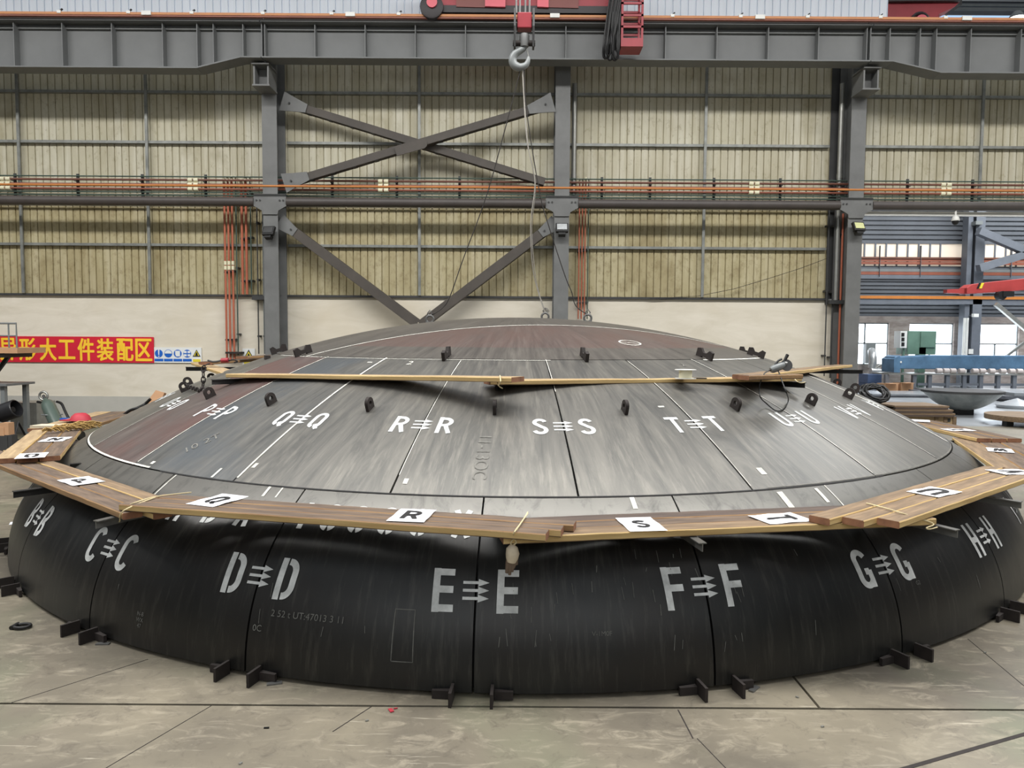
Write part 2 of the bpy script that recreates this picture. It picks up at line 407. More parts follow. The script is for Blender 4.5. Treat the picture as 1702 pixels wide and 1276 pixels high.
# ------------------------------------------------------------------ steel columns with gussets, seats and floodlights
col_lab = ('grey steel column left of the cross bracing, seat bracket at its top', 'grey steel column in the middle of the back wall behind the dome', 'grey steel column at the end of the pale wall beside the open hall')
for i, x in enumerate(COLX):
    t = thing('steel_column', col_lab[i], 'column', (x, YC+.28, 0), 'columns along the back wall')
    ztop = 7.95
    s = MB(); wd = .30
    s.bb((x-wd/2, YC, 0), (x+wd/2, YC+.02, ztop)); s.bb((x-wd/2, YC+.54, 0), (x+wd/2, YC+.56, ztop)); s.bb((x-.008, YC+.02, 0), (x+.008, YC+.54, ztop))
    s.build('shaft', 'column_grey', t)
    zt = 4.68
    gp = MB(); mx = frame((x, YC, zt), (1, 0, 0), (0, 0, 1))
    gp.prism([(-.33, .16), (.33, .16), (.33, -.08), (.17, -.17), (.15, -.25), (-.15, -.25), (-.17, -.17), (-.33, -.08)], mx, .0, .03)
    gp.build('gusset_plate', 'column_grey', t)
    for sx in (-1, 1):
        for q in (.2, .27):
            b = MB(); b.cyl((x+sx*q, YC-.03, zt+.03), (x+sx*q, YC-.045, zt+.03), .018, 8); b.build('bolt', 'dark_grey', t)
    if i != 1:
        s = MB(); zz = 7.26
        s.bb((x-.17, YC-.5, zz-.03), (x+.17, YC, zz)); s.bb((x-.15, YC-.45, zz-.4), (x-.12, YC, zz-.03)); s.bb((x+.12, YC-.45, zz-.4), (x+.15, YC, zz-.03))
        s.bb((x-.12, YC-.2, zz-.4), (x+.12, YC-.18, zz-.03)); s.bb((x-.17, YC-.47, zz-.43), (x+.17, YC, zz-.4))
        s.build('seat_bracket', 'column_grey', t)
    # floodlight
fl_lab = ('floodlight on the column left of the cross bracing, dark face', 'square floodlight with pale reflector on the middle column', 'floodlight with yellowish face on the column beside the open hall')
for i, (px, py) in enumerate(((447, 384), (934, 379), (1427, 377))):
    P = PY(px, py, YC-.14)
    t = thing('floodlight', fl_lab[i], 'floodlight', P, 'floodlights on the columns')
    R = Matrix.Rotation(rad((-14, 0, 12)[i]), 3, 'Z') @ Matrix.Rotation(rad(-25), 3, 'X')
    b = MB(); b.box(P, (.25, .07, .2), mx=R); b.build('housing', 'black', t, bevel=.01)
    b = MB(); b.box(P+R @ Vector((0, -.038, .01)), (.2, .008, .13), mx=R); b.build('lamp_face', ('dark_grey', 'foil', 'lamp_face')[i], t)
    b = MB(); b.box(P+R @ Vector((0, .04, -.12)), (.14, .1, .06), mx=R); b.build('driver_box', 'black', t)
    b = MB(); b.beam(P+Vector((0, .03, -.06)), (P.x, YC, P.z-.06), .1, .03); b.build('mounting_arm', 'dark_grey', t)

# ------------------------------------------------------------------ cross bracing
def laced(name, label, a, b, dy=.16):
    a = Vector(a); b = Vector(b); t = thing(name, label, 'brace', (a+b)/2, 'diagonal braces on the back wall')
    for s in (-1, 1):
        m = MB(); o = Vector((0, s*dy/2, 0)); d = (b-a).normalized(); nrm = Vector((0, 1, 0)).cross(d)
        m.beam(a+o, b+o, .012, .15, nrm); m.beam(a+o+Vector((0, -s*.03, 0))-nrm*.07*(1 if nrm.z < 0 else -1)*-1, b+o+Vector((0, -s*.03, 0))-nrm*.07*(1 if nrm.z < 0 else -1)*-1, .06, .012, nrm)
        m.build('channel', 'brace_brown', t)
    dd = (b-a).normalized(); nr = Vector((0, 1, 0)).cross(dd)
    for e, sg in ((a, 1), (b, -1)):
        if abs(e.x+1.97) < 2.0 or (sg < 0 and e.z < 5.3): continue
        m = MB(); mx = frame(e+Vector((0, -dy/2-.02, 0)), dd*sg, nr); m.prism([(-.1, -.2), (.1, -.15), (.42, -.085), (.42, .085), (.1, .15), (-.1, .2)], mx, -.012, .012); m.build('end_gusset', 'column_grey', t)
        m = MB(); q = e+dd*sg*.06+Vector((0, -dy/2-.03, 0)); m.cyl(q, q+Vector((0, -.03, 0)), .02, 8); m.build('bolt', 'dark_grey', t)
    d = b-a; n = int(d.length/.45); nz = Vector((0, 1, 0)).cross(d.normalized()); nz = nz if nz.z > 0 else -nz
    for i in range(1, n):
        p = a+d*i/n-nz*.078; m = MB(); m.beam(p-d.normalized()*.04, p+d.normalized()*.04, dy, .008, nz); m.build('batten', 'dark_grey', t)
    return t
YB = 15.12
laced('cross_brace', 'upper brace sloping down from the left column to the middle column', PY(479, 173, YB), PY(905, 303, YB))
t = laced('cross_brace', 'upper brace rising from the left column to the middle column', PY(482, 304, YB-.2), PY(911, 175, YB-.2))
m = MB(); c = PY(697, 240, YB-.34); d = (PY(922, 172, YB-.34)-PY(474, 306, YB-.34)).normalized(); mx = frame(c, d, Vector((0, -1, 0)).cross(d))
m.prism([(-.5, -.09), (.06, -.1)]+[(.06+.1*math.sin(a*PI/8), -.1*math.cos(a*PI/8)) for a in range(1, 8)]+[(.06, .1), (-.5, .09)], mx, -.02, .0)
m.build('splice_plate', 'brace_brown', t)
for a, b, lab in (((480, 378), (694, 538), 'lower brace sloping from the left column down behind the dome'), ((911, 380), (700, 540), 'lower brace sloping from the middle column down behind the dome')):
    A_, B_ = PY(*a, YB), PY(*b, YB)
    t = thing('diagonal_brace', lab, 'brace', (A_+B_)/2, 'diagonal braces on the back wall')
    d = (B_-A_).normalized(); nrm = Vector((0, 1, 0)).cross(d)
    m = MB(); m.beam(A_, B_, .2, .012, nrm); nn = nrm
    m.beam(A_+nn*.09, B_+nn*.09, .2, .014, nrm); m.beam(A_-nn*.09, B_-nn*.09, .2, .014, nrm); m.beam(A_+Vector((0, -.1, 0)), B_+Vector((0, -.1, 0)), .012, .18, nrm); m.build('beam', 'brace_brown', t)
    m = MB(); mx = frame(A_-d*.1+Vector((0, -.11, 0)), d, nrm); m.prism([(-.1, -.16), (.3, -.09), (.3, .09), (-.1, .16)], mx, -.012, .012); m.build('end_gusset', 'column_grey', t)
    m = MB(); q = A_+d*.1+Vector((0, -.125, 0)); m.cyl(q, q+Vector((0, -.02, 0)), .02, 8); m.build('bolt', 'dark_grey', t)

# ------------------------------------------------------------------ horizontal tube struts between columns
for i, (x0, x1, lab) in enumerate(((-16, -5.26, 'brown steel tube strut along the wall, left of the left column'), (-4.6, .66, 'brown steel tube strut between the left and middle columns'), (1.32, 6.63, 'brown steel tube strut between the middle and right columns'), (7.29, 17, 'brown steel tube beam over the opening to the far hall'))):
    t = thing('tube_strut', lab, 'strut', ((x0+x1)/2, YC+.02, 4.69), 'tube struts along the back wall')
    m = MB(); m.cyl((x0, YC+.02, 4.69), (x1, YC+.02, 4.69), .092, 20); m.build('tube', 'tube_brown', t, smooth=40)
    for x in ((x1,) if i == 0 else (x0,) if i == 3 else (x0, x1)):
        s = 1 if x == x0 else -1
        m = MB(); m.bb((x-.02, YC-.0, 4.6), (x+s*.14, YC+.04, 4.78)); m.build('end_plate', 'column_grey', t)
m = MB(); m.bb((7.12, YW+.0, 4.6), (17, YW+.1, 4.68)); S_(m.build('trim_%d' % k, 'white_plastic')); k += 1

# ------------------------------------------------------------------ pipes and conduits
def hrow(py, Y): return PY(851, py, Y).z
def bayspan(x0, x1): return x0, x1
pipes = [  # name, y in photo, depth, radius, material, label
    (297, 15.25, .014, 'green_pipe', 'thin green conduit, topmost of the pipes along the wall'),
    (302.5, 15.22, .022, 'brown_pipe', 'brown red pipe below the topmost thin green conduit'),
    (311.8, 14.62, .022, 'orange_pipe', 'bright orange pipe running in front of all the columns'),
    (310, 15.22, .02, 'red_pipe', 'red brown pipe right behind the bright orange pipe'),
    (317.5, 15.22, .021, 'red_pipe', 'red pipe just below the bright orange pipe'),
    (323, 15.22, .014, 'green_pipe', 'thin dark green conduit below the red pipes'),
    (328, 15.22, .014, 'green_pipe', 'thin grey green conduit above the thick grey pipe'),
    (332.5, 15.2, .026, 'grey_pipe', 'grey pipe, lowest of the pipes just above the tube strut')]
for py, Y, r, mt, lab in pipes:
    z = hrow(py, Y); m = MB(); m.cyl((-16, Y, z), (17, Y, z), r, 10)
    tag(m.build('wall_pipe', mt, origin=(0, Y, z), smooth=40), lab, 'pipe', 'pipes running along the back wall')
for j, px in enumerate((27, 131, 238, 343, 553, 660, 764, 1000, 1080, 1186, 1296, 1381, 1507, 1615)):
    P = PY(px, 312, 15.3); m = MB(); m.bb((P.x-.025, 15.26, hrow(294, 15.3)), (P.x+.025, 15.29, hrow(336, 15.3)))
    for py in (302.5, 310, 317.5, 328): m.bb((P.x-.02, 15.17, hrow(py, 15.22)-.045), (P.x+.02, 15.29, hrow(py, 15.22)-.035))
    near = ('left edge', 'left wall section, first post', 'left wall section, second post', 'left drop pipes', 'left column', 'cross brace foot', 'right foot of the cross brace', 'right of the middle column', 'middle of the right bay', 'centre post of the right bay', 'coupler cluster of the right bay', 'grey downpipe by the right column', 'panel over the open hall', 'right edge')[j]
    tag(m.build('pipe_bracket', 'dark_grey', origin=(P.x, 15.28, hrow(315, 15.3))), 'flat grey pipe hanger, %s along the row counted from the left' % ('first', 'second', 'third', 'fourth', 'fifth', 'sixth', 'seventh', 'eighth', 'ninth', 'tenth', 'eleventh', 'twelfth', 'thirteenth', 'last')[j], 'bracket', 'pipe hangers along the back wall')
for j, px in enumerate((10, 322, 638, 1254, 1573)):
    m = MB(); x = PY(px, 303, 15.22).x
    for py in (302.5, 310, 317.5):
        for dx in (-.07, .05):
            z = hrow(py, 15.22); m.cyl((x+dx-.045, 15.22, z), (x+dx+.045, 15.22, z), .042, 10)
    tag(m.build('pipe_coupling', 'cream', origin=(x, 15.22, hrow(310, 15.22)), smooth=40), 'cluster of cream pipe couplings, ' + ('at the left edge of the photo', 'left of the left column', 'below the cross brace centre', 'right of the middle column', 'over the open hall')[j], 'coupling', 'couplings on the wall pipes')
# vertical drops
drops = [(374, 302, 600, .022, 'drop_red'), (380, 300, 600, .022, 'drop_red'), (386.5, 298, 600, .022, 'drop_red'), (393, 298, 590, .014, 'green_pipe'),
         (402.5, 303, 489, .026, 'drop_red'), (409.5, 300, 489, .026, 'drop_red'), (417, 298, 489, .014, 'green_pipe'), (427.5, 340, 588, .013, 'dark_grey'), (437, 340, 588, .013, 'grey_pipe'),
         (962.5, 303, 530, .014, 'drop_red'), (967.5, 303, 530, .014, 'drop_red'), (972.5, 300, 530, .014, 'drop_red'), (977.5, 298, 530, .012, 'green_pipe'),
         (1377, 340, 625, .013, 'dark_grey'), (1387, 340, 628, .018, 'dark_grey'), (1400, 355, 640, .022, 'drop_red')]
dl = ['leftmost red drop pipe of the left wall bundle', 'second red drop pipe of the left wall bundle', 'third red drop pipe of the left wall bundle', 'thin green drop pipe beside the left red bundle',
      'left thick red drop pipe near the left column', 'right thick red drop pipe near the left column', 'thin green drop pipe near the left column', 'thin dark conduit down the pale wall left of the column', 'thin grey conduit hugging the left column',
      'leftmost thin red drop pipe right of the middle column', 'second thin red drop pipe right of the middle column', 'third thin red drop pipe right of the middle column', 'thin green drop pipe right of the middle column',
      'thin dark conduit left of the right column', 'thicker dark conduit left of the right column', 'rusty red drop pipe touching the right column']
for (px, y0, y1, r, mt), lab in zip(drops, dl):
    a = PY(px, 400, 15.3); z0 = PY(px, y1, 15.3).z; z1 = PY(px, y0, 15.3).z
    t = thing('drop_pipe', lab, 'pipe', (a.x, 15.3, max(z0, 0)), 'vertical drop pipes on the back wall')
    m = MB(); m.cyl((a.x, 15.3, z0), (a.x, 15.3, z1), r, 10); m.build('pipe', mt, t, smooth=40)
    for q_ in (.12, .5, .88):
        m = MB(); zq = z0+(z1-z0)*q_; m.bb((a.x-r-.008, 15.29, zq-.02), (a.x+r+.008, 15.46, zq+.02)); m.build('wall_clip', 'dark_grey', t)
    if y0 < 310 and r > .013:
        m = MB(); m.cyl((a.x, 15.3, z1-.03), (a.x, 15.3, z1+.07), r*1.35, 10); m.build('valve_top', 'cream', t, smooth=40)
        if r > .02 and px < 390:
            m = MB(); zc_ = PY(px, 441, 15.3).z
            for dz in (-.05, .05): m.cyl((a.x, 15.3, zc_+dz-.04), (a.x, 15.3, zc_+dz+.04), r*1.4, 10)
            m.build('coupling', 'cream', t, smooth=40)
P = PY(437, 496, 15.3); m = MB(); m.bb((P.x-.2, 15.2, P.z-.03), (P.x+.1, 15.44, P.z+.05)); tag(m.build('pipe_clamp', 'dark_grey', origin=P), 'dark clamp at the top of the pale wall beside the left column', 'clamp')
P = PY(1391, 503, 15.3); m = MB(); m.bb((P.x-.2, 15.2, P.z-.03), (P.x+.14, 15.44, P.z+.05)); tag(m.build('pipe_clamp', 'dark_grey', origin=P), 'dark clamp at the top of the pale wall beside the right column', 'clamp')
P = PY(390, 586, 15.3); m = MB(); m.bb((P.x-.16, 15.2, P.z-.02), (P.x+.16, 15.44, P.z+.02)); tag(m.build('pipe_clamp', 'rust_dark', origin=P), 'dark clamp holding the foot of the left red pipe bundle', 'clamp')
for px, y0, y1, lab in ((953.5, 139, 334, 'pale galvanised downpipe right of the middle column'), (1395, 139, 500, 'galvanised downpipe left of the right column')):
    a = PY(px, 300, 15.3); z1 = PY(px, y0, 15.3).z; z0 = PY(px, y1, 15.3).z
    t = thing('downpipe', lab, 'pipe', (a.x, 15.3, z0)); m = MB(); m.cyl((a.x, 15.3, z0), (a.x, 15.3, z1), .05, 14); m.build('pipe', 'galv', t, smooth=40)
    m = MB(); zz = PY(px, 293, 15.3).z; m.cyl((a.x, 15.3, zz-.05), (a.x, 15.3, zz+.05), .058, 14); m.build('collar', 'galv', t, smooth=40)
# sagging cable on the cladding
m = MB(); m.tube([PY(x, y, 15.36) for x, y in ((1378, 428), (1330, 446), (1280, 462), (1220, 480), (1160, 492), (1080, 496))], .006, 6); tag(m.build('hanging_cable', 'rope_dark', origin=PY(1280, 462, 15.36)), 'thin cable sagging across the cladding in the right bay', 'cable')

# ------------------------------------------------------------------ crane runway girders
YG = 14.4
def gz(py): return PY(851, py, YG).z
zt, z_web, zb = gz(47), gz(54), gz(103)
zdeep = gz(121)
def girder(x0, x1, lab, taper=None, stiff=()):
    t = thing('runway_girder', lab, 'girder', ((x0+x1)/2, YG, zb), 'crane runway girders')
    def bot(x):
        if not taper: return zb
        a, b = taper   # x at shallow end, x at deep end
        u = max(0, min(1, (x-a)/(b-a))); return zb+(zdeep-zb)*u
    m = MB(); xs = [x0]+(sorted(taper) if taper else [])+[x1]
    mx = frame((0, YG, 0), (1, 0, 0), (0, 0, 1))
    m.prism([(x, bot(x)) for x in xs]+[(x1, zt), (x0, zt)], mx, -.008, .008); m.build('web', 'girder_grey', t)
    m = MB()
    for a, b in zip(xs[:-1], xs[1:]): m.beam((a, YG, bot(a)), (b, YG, bot(b)), .36, .025, (0, 0, 1))
    m.build('bottom_flange', 'girder_grey', t)
    m = MB(); m.bb((x0, YG-.24, zt), (x1, YG+.24, zt+.03)); m.build('top_flange', 'girder_grey', t)
    m = MB(); m.bb((x0, YG-.06, zt-.09), (x1, YG-.01, zt-.05)); m.build('web_rib', 'girder_grey', t)
    m = MB(); m.bb((x0, YG-.035, zt+.03), (x1, YG+.035, zt+.15)); m.build('crane_rail', 'rust_dark', t)
    for px in stiff:
        x = PY(px, 75, YG-.1).x; m = MB(); m.bb((x-.008, YG-.17, bot(x)+.01), (x+.008, YG-.008, zt)); m.build('stiffener', 'girder_grey', t)
    return t
xl, xr = COLX[0]-.0, COLX[2]+.0
girder(-16, PY(439, 75, YG).x-.01, 'deep runway girder over the left wall section, tapering to the left column', (PY(405, 99, YG).x, PY(333, 118, YG).x), (27, 107, 189, 273, 330, 357, 406, 437))
girder(PY(439, 75, YG).x+.01, PY(1441, 75, YG).x-.01, 'long shallow runway girder spanning over the cross bracing to the right column', None, (442, 525, 608, 691, 774, 857, 940, 1022, 1105, 1190, 1275, 1358, 1438))
girder(PY(1441, 75, YG).x+.01, 17, 'deep runway girder over the open hall at the right, tapering near its column', (PY(1477, 103, YG).x, PY(1556, 120, YG).x), (1444, 1476, 1526, 1553, 1610, 1693))
# conductor rail above the girder
zc_ = gz(39)
t = thing('conductor_rail', 'orange conductor rail running along the top of the crane girders', 'rail', (0, YG-.3, zc_))
m = MB(); m.bb((-16, YG-.33, zc_-.02), (17, YG-.27, zc_+.025)); m.build('rail_bar', 'orange_pipe', t)
m = MB(); m.bb((-16, YG-.32, zc_-.05), (17, YG-.26, zc_-.022)); m.build('rail_backing', 'red_pipe', t)
for px in (100, 215, 320, 438, 552, 663, 1117, 1230, 1341, 1462, 1570):
    x = PY(px, 36, YG-.3).x; m = MB(); m.bb((x-.035, YG-.34, zc_+.0), (x+.035, YG-.25, zc_+.05)); m.build('insulator', 'white_plastic', t)
    m = MB(); m.beam((x+.0, YG-.3, zc_+.05), (x+.05, YG-.3, zc_+.09), .03, .02); m.build('clip', 'black', t)
for px in (245, 583, 922, 1262, 1605):
    x = PY(px, 36, YG-.3).x; m = MB(); m.bb((x-.09, YG-.35, zc_-.03), (x+.09, YG-.25, zc_+.045)); m.build('joint_cover', 'white_plastic', t)

# ------------------------------------------------------------------ the dished head
HC = Vector((.075, 9.013, 0)); RA = 8.709; KZ = .917; ZC = -5.801
R1, R2, R0 = 4.656, 2.863, 5.273
STEP = 14.4; LOW0 = -2.97; CRN0 = -10.25
def zr(r): return ZC+KZ*math.sqrt(RA*RA-r*r)
Z1 = zr(R1); SL1 = KZ*R1/math.sqrt(RA*RA-R1*R1); ZBOT = .025
KN = []                                           # knuckle profile from the weld (top) to the rim
_c = Vector((R0, Z1-SL1*(R0-R1))); _a = Vector((R1, Z1)); _b = Vector((R0, ZBOT)); _h1 = _a+(_c-_a)*.667; _h2 = _b+(_c-_b)*.667
for i in range(61):
    t = i/60; KN.append(_a*(1-t)**3+_h1*3*(1-t)**2*t+_h2*3*(1-t)*t*t+_b*t**3)
KS = [0.0]
for i in range(60): KS.append(KS[-1]+(KN[i+1]-KN[i]).length)
KLEN = KS[-1]
def kn(s):
    """point and outward normal on the knuckle at arc length s below the weld"""
    s = max(0, min(KLEN-1e-6, s))
    for i in range(60):
        if KS[i+1] >= s: break
    u = (s-KS[i])/(KS[i+1]-KS[i]); p = KN[i].lerp(KN[i+1], u); d = (KN[i+1]-KN[i]).normalized()
    return p, Vector((-d.y, d.x))
def crown(r):
    sl = KZ*r/math.sqrt(RA*RA-r*r); n = Vector((sl, 1)).normalized(); return Vector((r, zr(r))), n
def pt(th, rz, n=None, off=0.0):
    a = rad(th); q = rz+(n*off if n else Vector((0, 0))); return Vector((HC.x+q.x*math.sin(a), HC.y-q.x*math.cos(a), q.y))
def KP(th, s, off=0.0): p, n = kn(s); return pt(th, p, n, off)
def CP(th, r, off=0.0): p, n = crown(r); return pt(th, p, n, off)

def OD(px, py, off=0.0):
    d = ray(px, py); o = EYE-Vector((HC.x, HC.y, ZC)); d2 = Vector((d.x, d.y, d.z/KZ)); o2 = Vector((o.x, o.y, o.z/KZ))
    a, b, c = d2.dot(d2), o2.dot(d2), o2.dot(o2)-RA*RA; P = EYE+d*((-b-math.sqrt(max(0, b*b-a*c)))/a)
    return P+Vector((0, 0, off))
head = thing('dished_head', 'huge dark steel vessel head of welded petals with white stencilled letter pairs', 'vessel head', HC)
def petal(fn, th0, th1, p0, p1, nth, np_, gap, thick):
    """curved plate between two angles and two profile positions, with its edges turned in as the weld groove"""
    m = MB(); g = gap/2
    rows = [p0]+[p0+(p1-p0)*i/np_ for i in range(np_+1)]+[p1]
    n = nth+3
    for ri, p in enumerate(rows):
        for ci in range(n):
            if ci == 0: th, o = th0, -thick
            elif ci == n-1: th, o = th1, -thick
            else: th, o = th0+(th1-th0)*(ci-1)/nth, 0
            if ri in (0, len(rows)-1): o = -thick
            m.v.append(fn(th, p, o))
    for r in range(len(rows)-1):
        for c in range(n-1):
            m.f.append([r*n+c, r*n+c+1, (r+1)*n+c+1, (r+1)*n+c]); m.mi.append(0)
    return m
GAP = .012
for i in range(25):
    th = CRN0+STEP*i; th = (th+180) % 360-180
    ga = math.degrees(GAP/2/4.0)
    mt = 'plate_crown'
    key = round((th-CRN0)/STEP)
    if key == -3: mt = 'plate_crown_red'
    if key == -2: mt = 'plate_crown_blue'
    o = petal(CP, th+ga, th+STEP-ga, R2+.006, R1-.006, 8, 14, 0, .04).build('crown_petal', mt, head, smooth=35)
for i in range(25):
    th = LOW0+STEP*i; th = (th+180) % 360-180; ga = math.degrees(GAP/2/5.2)
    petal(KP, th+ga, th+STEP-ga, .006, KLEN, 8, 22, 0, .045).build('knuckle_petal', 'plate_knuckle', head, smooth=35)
# backing so the grooves read dark
m = MB(); m.lathe([(R2-.25, zr(R2-.25)-.05), (R2, zr(R2)-.045), (3.8, zr(3.8)-.045), (R1-.03, zr(R1-.03)-.05)]+[(kn(s)[0]-kn(s)[1]*.05)[:] for s in [KLEN*i/12 for i in range(13)]], HC, 100)
m.build('weld_backing', 'seam_dark', head, smooth=60)
# cap: outer band and two plates split by a straight weld
def disc(r0, r1, nr, nth=120):
    bm = bmesh.new(); rows = []
    for i in range(nr+1):
        r = r0+(r1-r0)*i/nr
        if r < 1e-4: rows.append([bm.verts.new((HC.x, HC.y, zr(0)))]); continue
        rows.append([bm.verts.new(CP(360*j/nth, r)) for j in range(nth)])
    for i in range(nr):
        A_, B_ = rows[i], rows[i+1]
        for j in range(nth):
            if len(A_) == 1: bm.faces.new((A_[0], B_[j], B_[(j+1) % nth]))
            else: bm.faces.new((A_[j], B_[j], B_[(j+1) % nth], A_[(j+1) % nth]))
    return bm
def bm_obj(bm, name, mt, parent):
    off = wloc(parent)
    for v in bm.verts: v.co -= off
    bmesh.ops.recalc_face_normals(bm, faces=bm.faces)
    me = bpy.data.meshes.new(name); bm.to_mesh(me); bm.free(); me.materials.append(MATS[mt]); me.polygons.foreach_set('use_smooth', [True]*len(me.polygons))
    o = bpy.data.objects.new(name, me); COL.objects.link(o); o.parent = parent
    if me.polygons and sum(p.normal.z for p in me.polygons) < 0: me.flip_normals()
    return o
CH0 = Vector((-2.0, 7.02, 0)); CH1 = Vector((2.3, 7.95, 0)); CHN = (CH1-CH0).cross(Vector((0, 0, 1))).normalized()
for side, mt in ((1, 'plate_cap_red'), (-1, 'plate_cap')):
    bm = disc(0, R2-.33, 16)
    bmesh.ops.bisect_plane(bm, geom=bm.verts[:]+bm.edges[:]+bm.faces[:], plane_co=CH0+CHN*side*.004, plane_no=CHN*side, clear_inner=True)
    bm_obj(bm, 'cap_plate', mt, head)
bm_obj(disc(R2-.33, R2-.006, 4), 'cap_band', 'plate_cap', head)

# strips of paint laid on the plates: polylines given as surface positions
def strip(m, P, fn, wd, off=.0025, miter=True):
    """P: list of (a, b) in local metres; fn maps (a, b, off) to a surface point"""
    Q = []
    for i in range(len(P)-1):
        a, b = Vector(P[i]), Vector(P[i+1]); k = max(1, int((b-a).length/.035))
        for j in range(k): Q.append(a.lerp(b, j/k))
    Q.append(Vector(P[-1])); base = len(m.v)
    for i, q in enumerate(Q):
        d = (Q[min(i+1, len(Q)-1)]-Q[max(i-1, 0)]); d.normalize(); n = Vector((-d.y, d.x))*wd/2
        for e in (-1, 0, 1): m.v.append(fn(q.x+n.x*e, q.y+n.y*e, off))
    for i in range(len(Q)-1):
        for e in (0, 1): m.f.append([base+3*i+e, base+3*i+e+1, base+3*i+4+e, base+3*i+3+e]); m.mi.append(m.cur)
def arc(cx, cy, rx, ry, a0, a1, n=12):
    return [(cx+rx*math.cos(rad(a0+(a1-a0)*i/n)), cy+ry*math.sin(rad(a0+(a1-a0)*i/n))) for i in range(n+1)]
h_ = .09; XR = .50
GL = {
 'A': [[(.09, 0), (.27, 1)], [(.33, 1), (.51, 0)], [(.2, .3), (.42, .3)]],
 'B': [[(h_, 0), (h_, 1)], [(.22, .91)]+arc(.24, .715, .26, .195, 90, -90)+[(.22, .52)], [(.22, .47)]+arc(.24, .28, .27, .19, 90, -90)+[(.22, .09)]],
 'C': [arc(.3, .72, .21, .2, 20, 180)+arc(.3, .28, .21, .2, 180, 340)],
 'D': [[(h_, 0), (h_, 1)], [(.24, .91)]+arc(.26, .66, .25, .25, 90, 0)+arc(.26, .34, .25, .25, 0, -90)+[(.24, .09)]],
 'E': [[(h_, 0), (h_, 1)], [(.17, .91), (.58, .91)], [(.17, .51), (.56, .51)], [(.17, .09), (.58, .09)]],
 'F': [[(h_, 0), (h_, 1)], [(.17, .91), (.58, .91)], [(.17, .5), (.55, .5)]],
 'G': [arc(.3, .72, .21, .2, 20, 180)+arc(.3, .28, .21, .2, 180, 330), [(.5, .02), (.5, .45)], [(.32, .42), (.5, .42)]],
 'H': [[(h_, 0), (h_, 1)], [(XR, 0), (XR, 1)], [(.17, .5), (.43, .5)]],
 'I': [[(.3, 0), (.3, 1)]],
 'J': [[(.45, 1), (.45, .3)]+arc(.27, .29, .18, .2, 0, -170)],
 'L': [[(h_, 1), (h_, 0)], [(.17, .09), (.55, .09)]],
 'M': [[(h_, 0), (h_, 1)], [(.12, .95), (.3, .35)], [(.3, .35), (.48, .95)], [(.52, 0), (.52, 1)]],
 'N': [[(h_, 0), (h_, 1)], [(.13, .95), (.47, .05)], [(XR, 0), (XR, 1)]],
 'O': [arc(.3, .72, .21, .2, 80, 180)+arc(.3, .28, .21, .2, 180, 260), arc(.3, .28, .21, .2, 280, 360)+arc(.3, .72, .21, .2, 0, 100)],
 'P': [[(h_, 0), (h_, 1)], [(.17, .91)]+arc(.24, .68, .26, .23, 90, -90)+[(.17, .45)]],
 'R': [[(h_, 0), (h_, 1)], [(.17, .91)]+arc(.24, .7, .26, .21, 90, -90)+[(.17, .49)], [(.33, .46), (.52, 0)]],
 'S': [arc(.3, .73, .2, .18, 15, 200, 12)+arc(.3, .27, .21, .19, 70, -165, 14)],
 'T': [[(0, .91), (.6, .91)], [(.3, 0), (.3, .84)]],
 'U': [[(h_, 1), (h_, .3)]+arc(.3, .29, .21, .2, 180, 360)+[(.51, 1)]],
 'V': [[(.05, 1), (.28, .02)], [(.32, .02), (.55, 1)]],
 'W': [[(.03, 1), (.16, 0)], [(.16, 0), (.3, .8)], [(.3, .8), (.44, 0)], [(.44, 0), (.57, 1)]],
 'X': [[(.06, 0), (.54, 1)], [(.06, 1), (.54, 0)]],
 '1': [[(.3, 0), (.3, 1)]],
}
GL['Q'] = GL['O']+[[(.34, .24), (.54, -.04)]]
GL['0'] = GL['O']
def glyph(m, ch, x, y, h, wf, fn, sw=.17, off=.0025):
    for pl in GL[ch]: strip(m, [(x+(a-.3)*h*wf, y+(b-.5)*h) for a, b in pl], fn, sw*h, off)
def arrows(m, x, y, fn, ln=.145, dy=.043, off=.0025):
    for k in (-1, 0, 1):
        yy = y+k*dy; strip(m, [(x-ln/2, yy), (x+.012, yy)], fn, .015, off)
        b = len(m.v)
        for px, py in ((x+.012, yy-.021), (x+.012, yy+.021), (x+ln/2, yy)): m.v.append(fn(px, py, off))
        m.f.append([b, b+1, b+2]); m.mi.append(m.cur)
def knuckle_fn(th0, s0):
    def fn(a, b, off):
        s = s0-b; p, n = kn(s); return pt(th0+math.degrees(a/p.x), p, n, off)
    return fn
def crown_fn(th0, r0):
    _, n = crown(r0); c = n.y
    def fn(a, b, off):
        r = r0-b*c; return CP(th0+math.degrees(a/r0), r, off)
    return fn
LOWLET = {-4: 'A', -3: 'B', -2: 'C', -1: 'D', 0: 'E', 1: 'F', 2: 'G', 3: 'H', 4: 'I'}
def letter_pair(ch, fn, dx, h, wf, sw, ln, dy):
    for sx in (-1, 1):
        m = MB(); glyph(m, ch, sx*dx, 0, h, wf, fn, sw=sw); m.build('stencil_letter', 'paint_white', head)
    for k_ in (-1, 0, 1):
        m = MB(); yy = k_*dy; strip(m, [(-ln/2, yy), (.012, yy)], fn, .016); b = len(m.v)
        for px, py in ((.012, yy-.021), (.012, yy+.021), (ln/2, yy)): m.v.append(fn(px, py, .0025))
        m.f.append([b, b+1, b+2]); m.mi.append(0); m.build('stencil_arrow', 'paint_white', head)
for kk, ch in LOWLET.items(): letter_pair(ch, knuckle_fn(LOW0+STEP*kk, .635), .178, .24, .84, .16, .145, .043)
UPLET = {-2: 'P', -1: 'Q', 0: 'R', 1: 'S', 2: 'T', 3: 'U', 4: 'V', -3: 'O', -4: 'N', 5: 'W'}
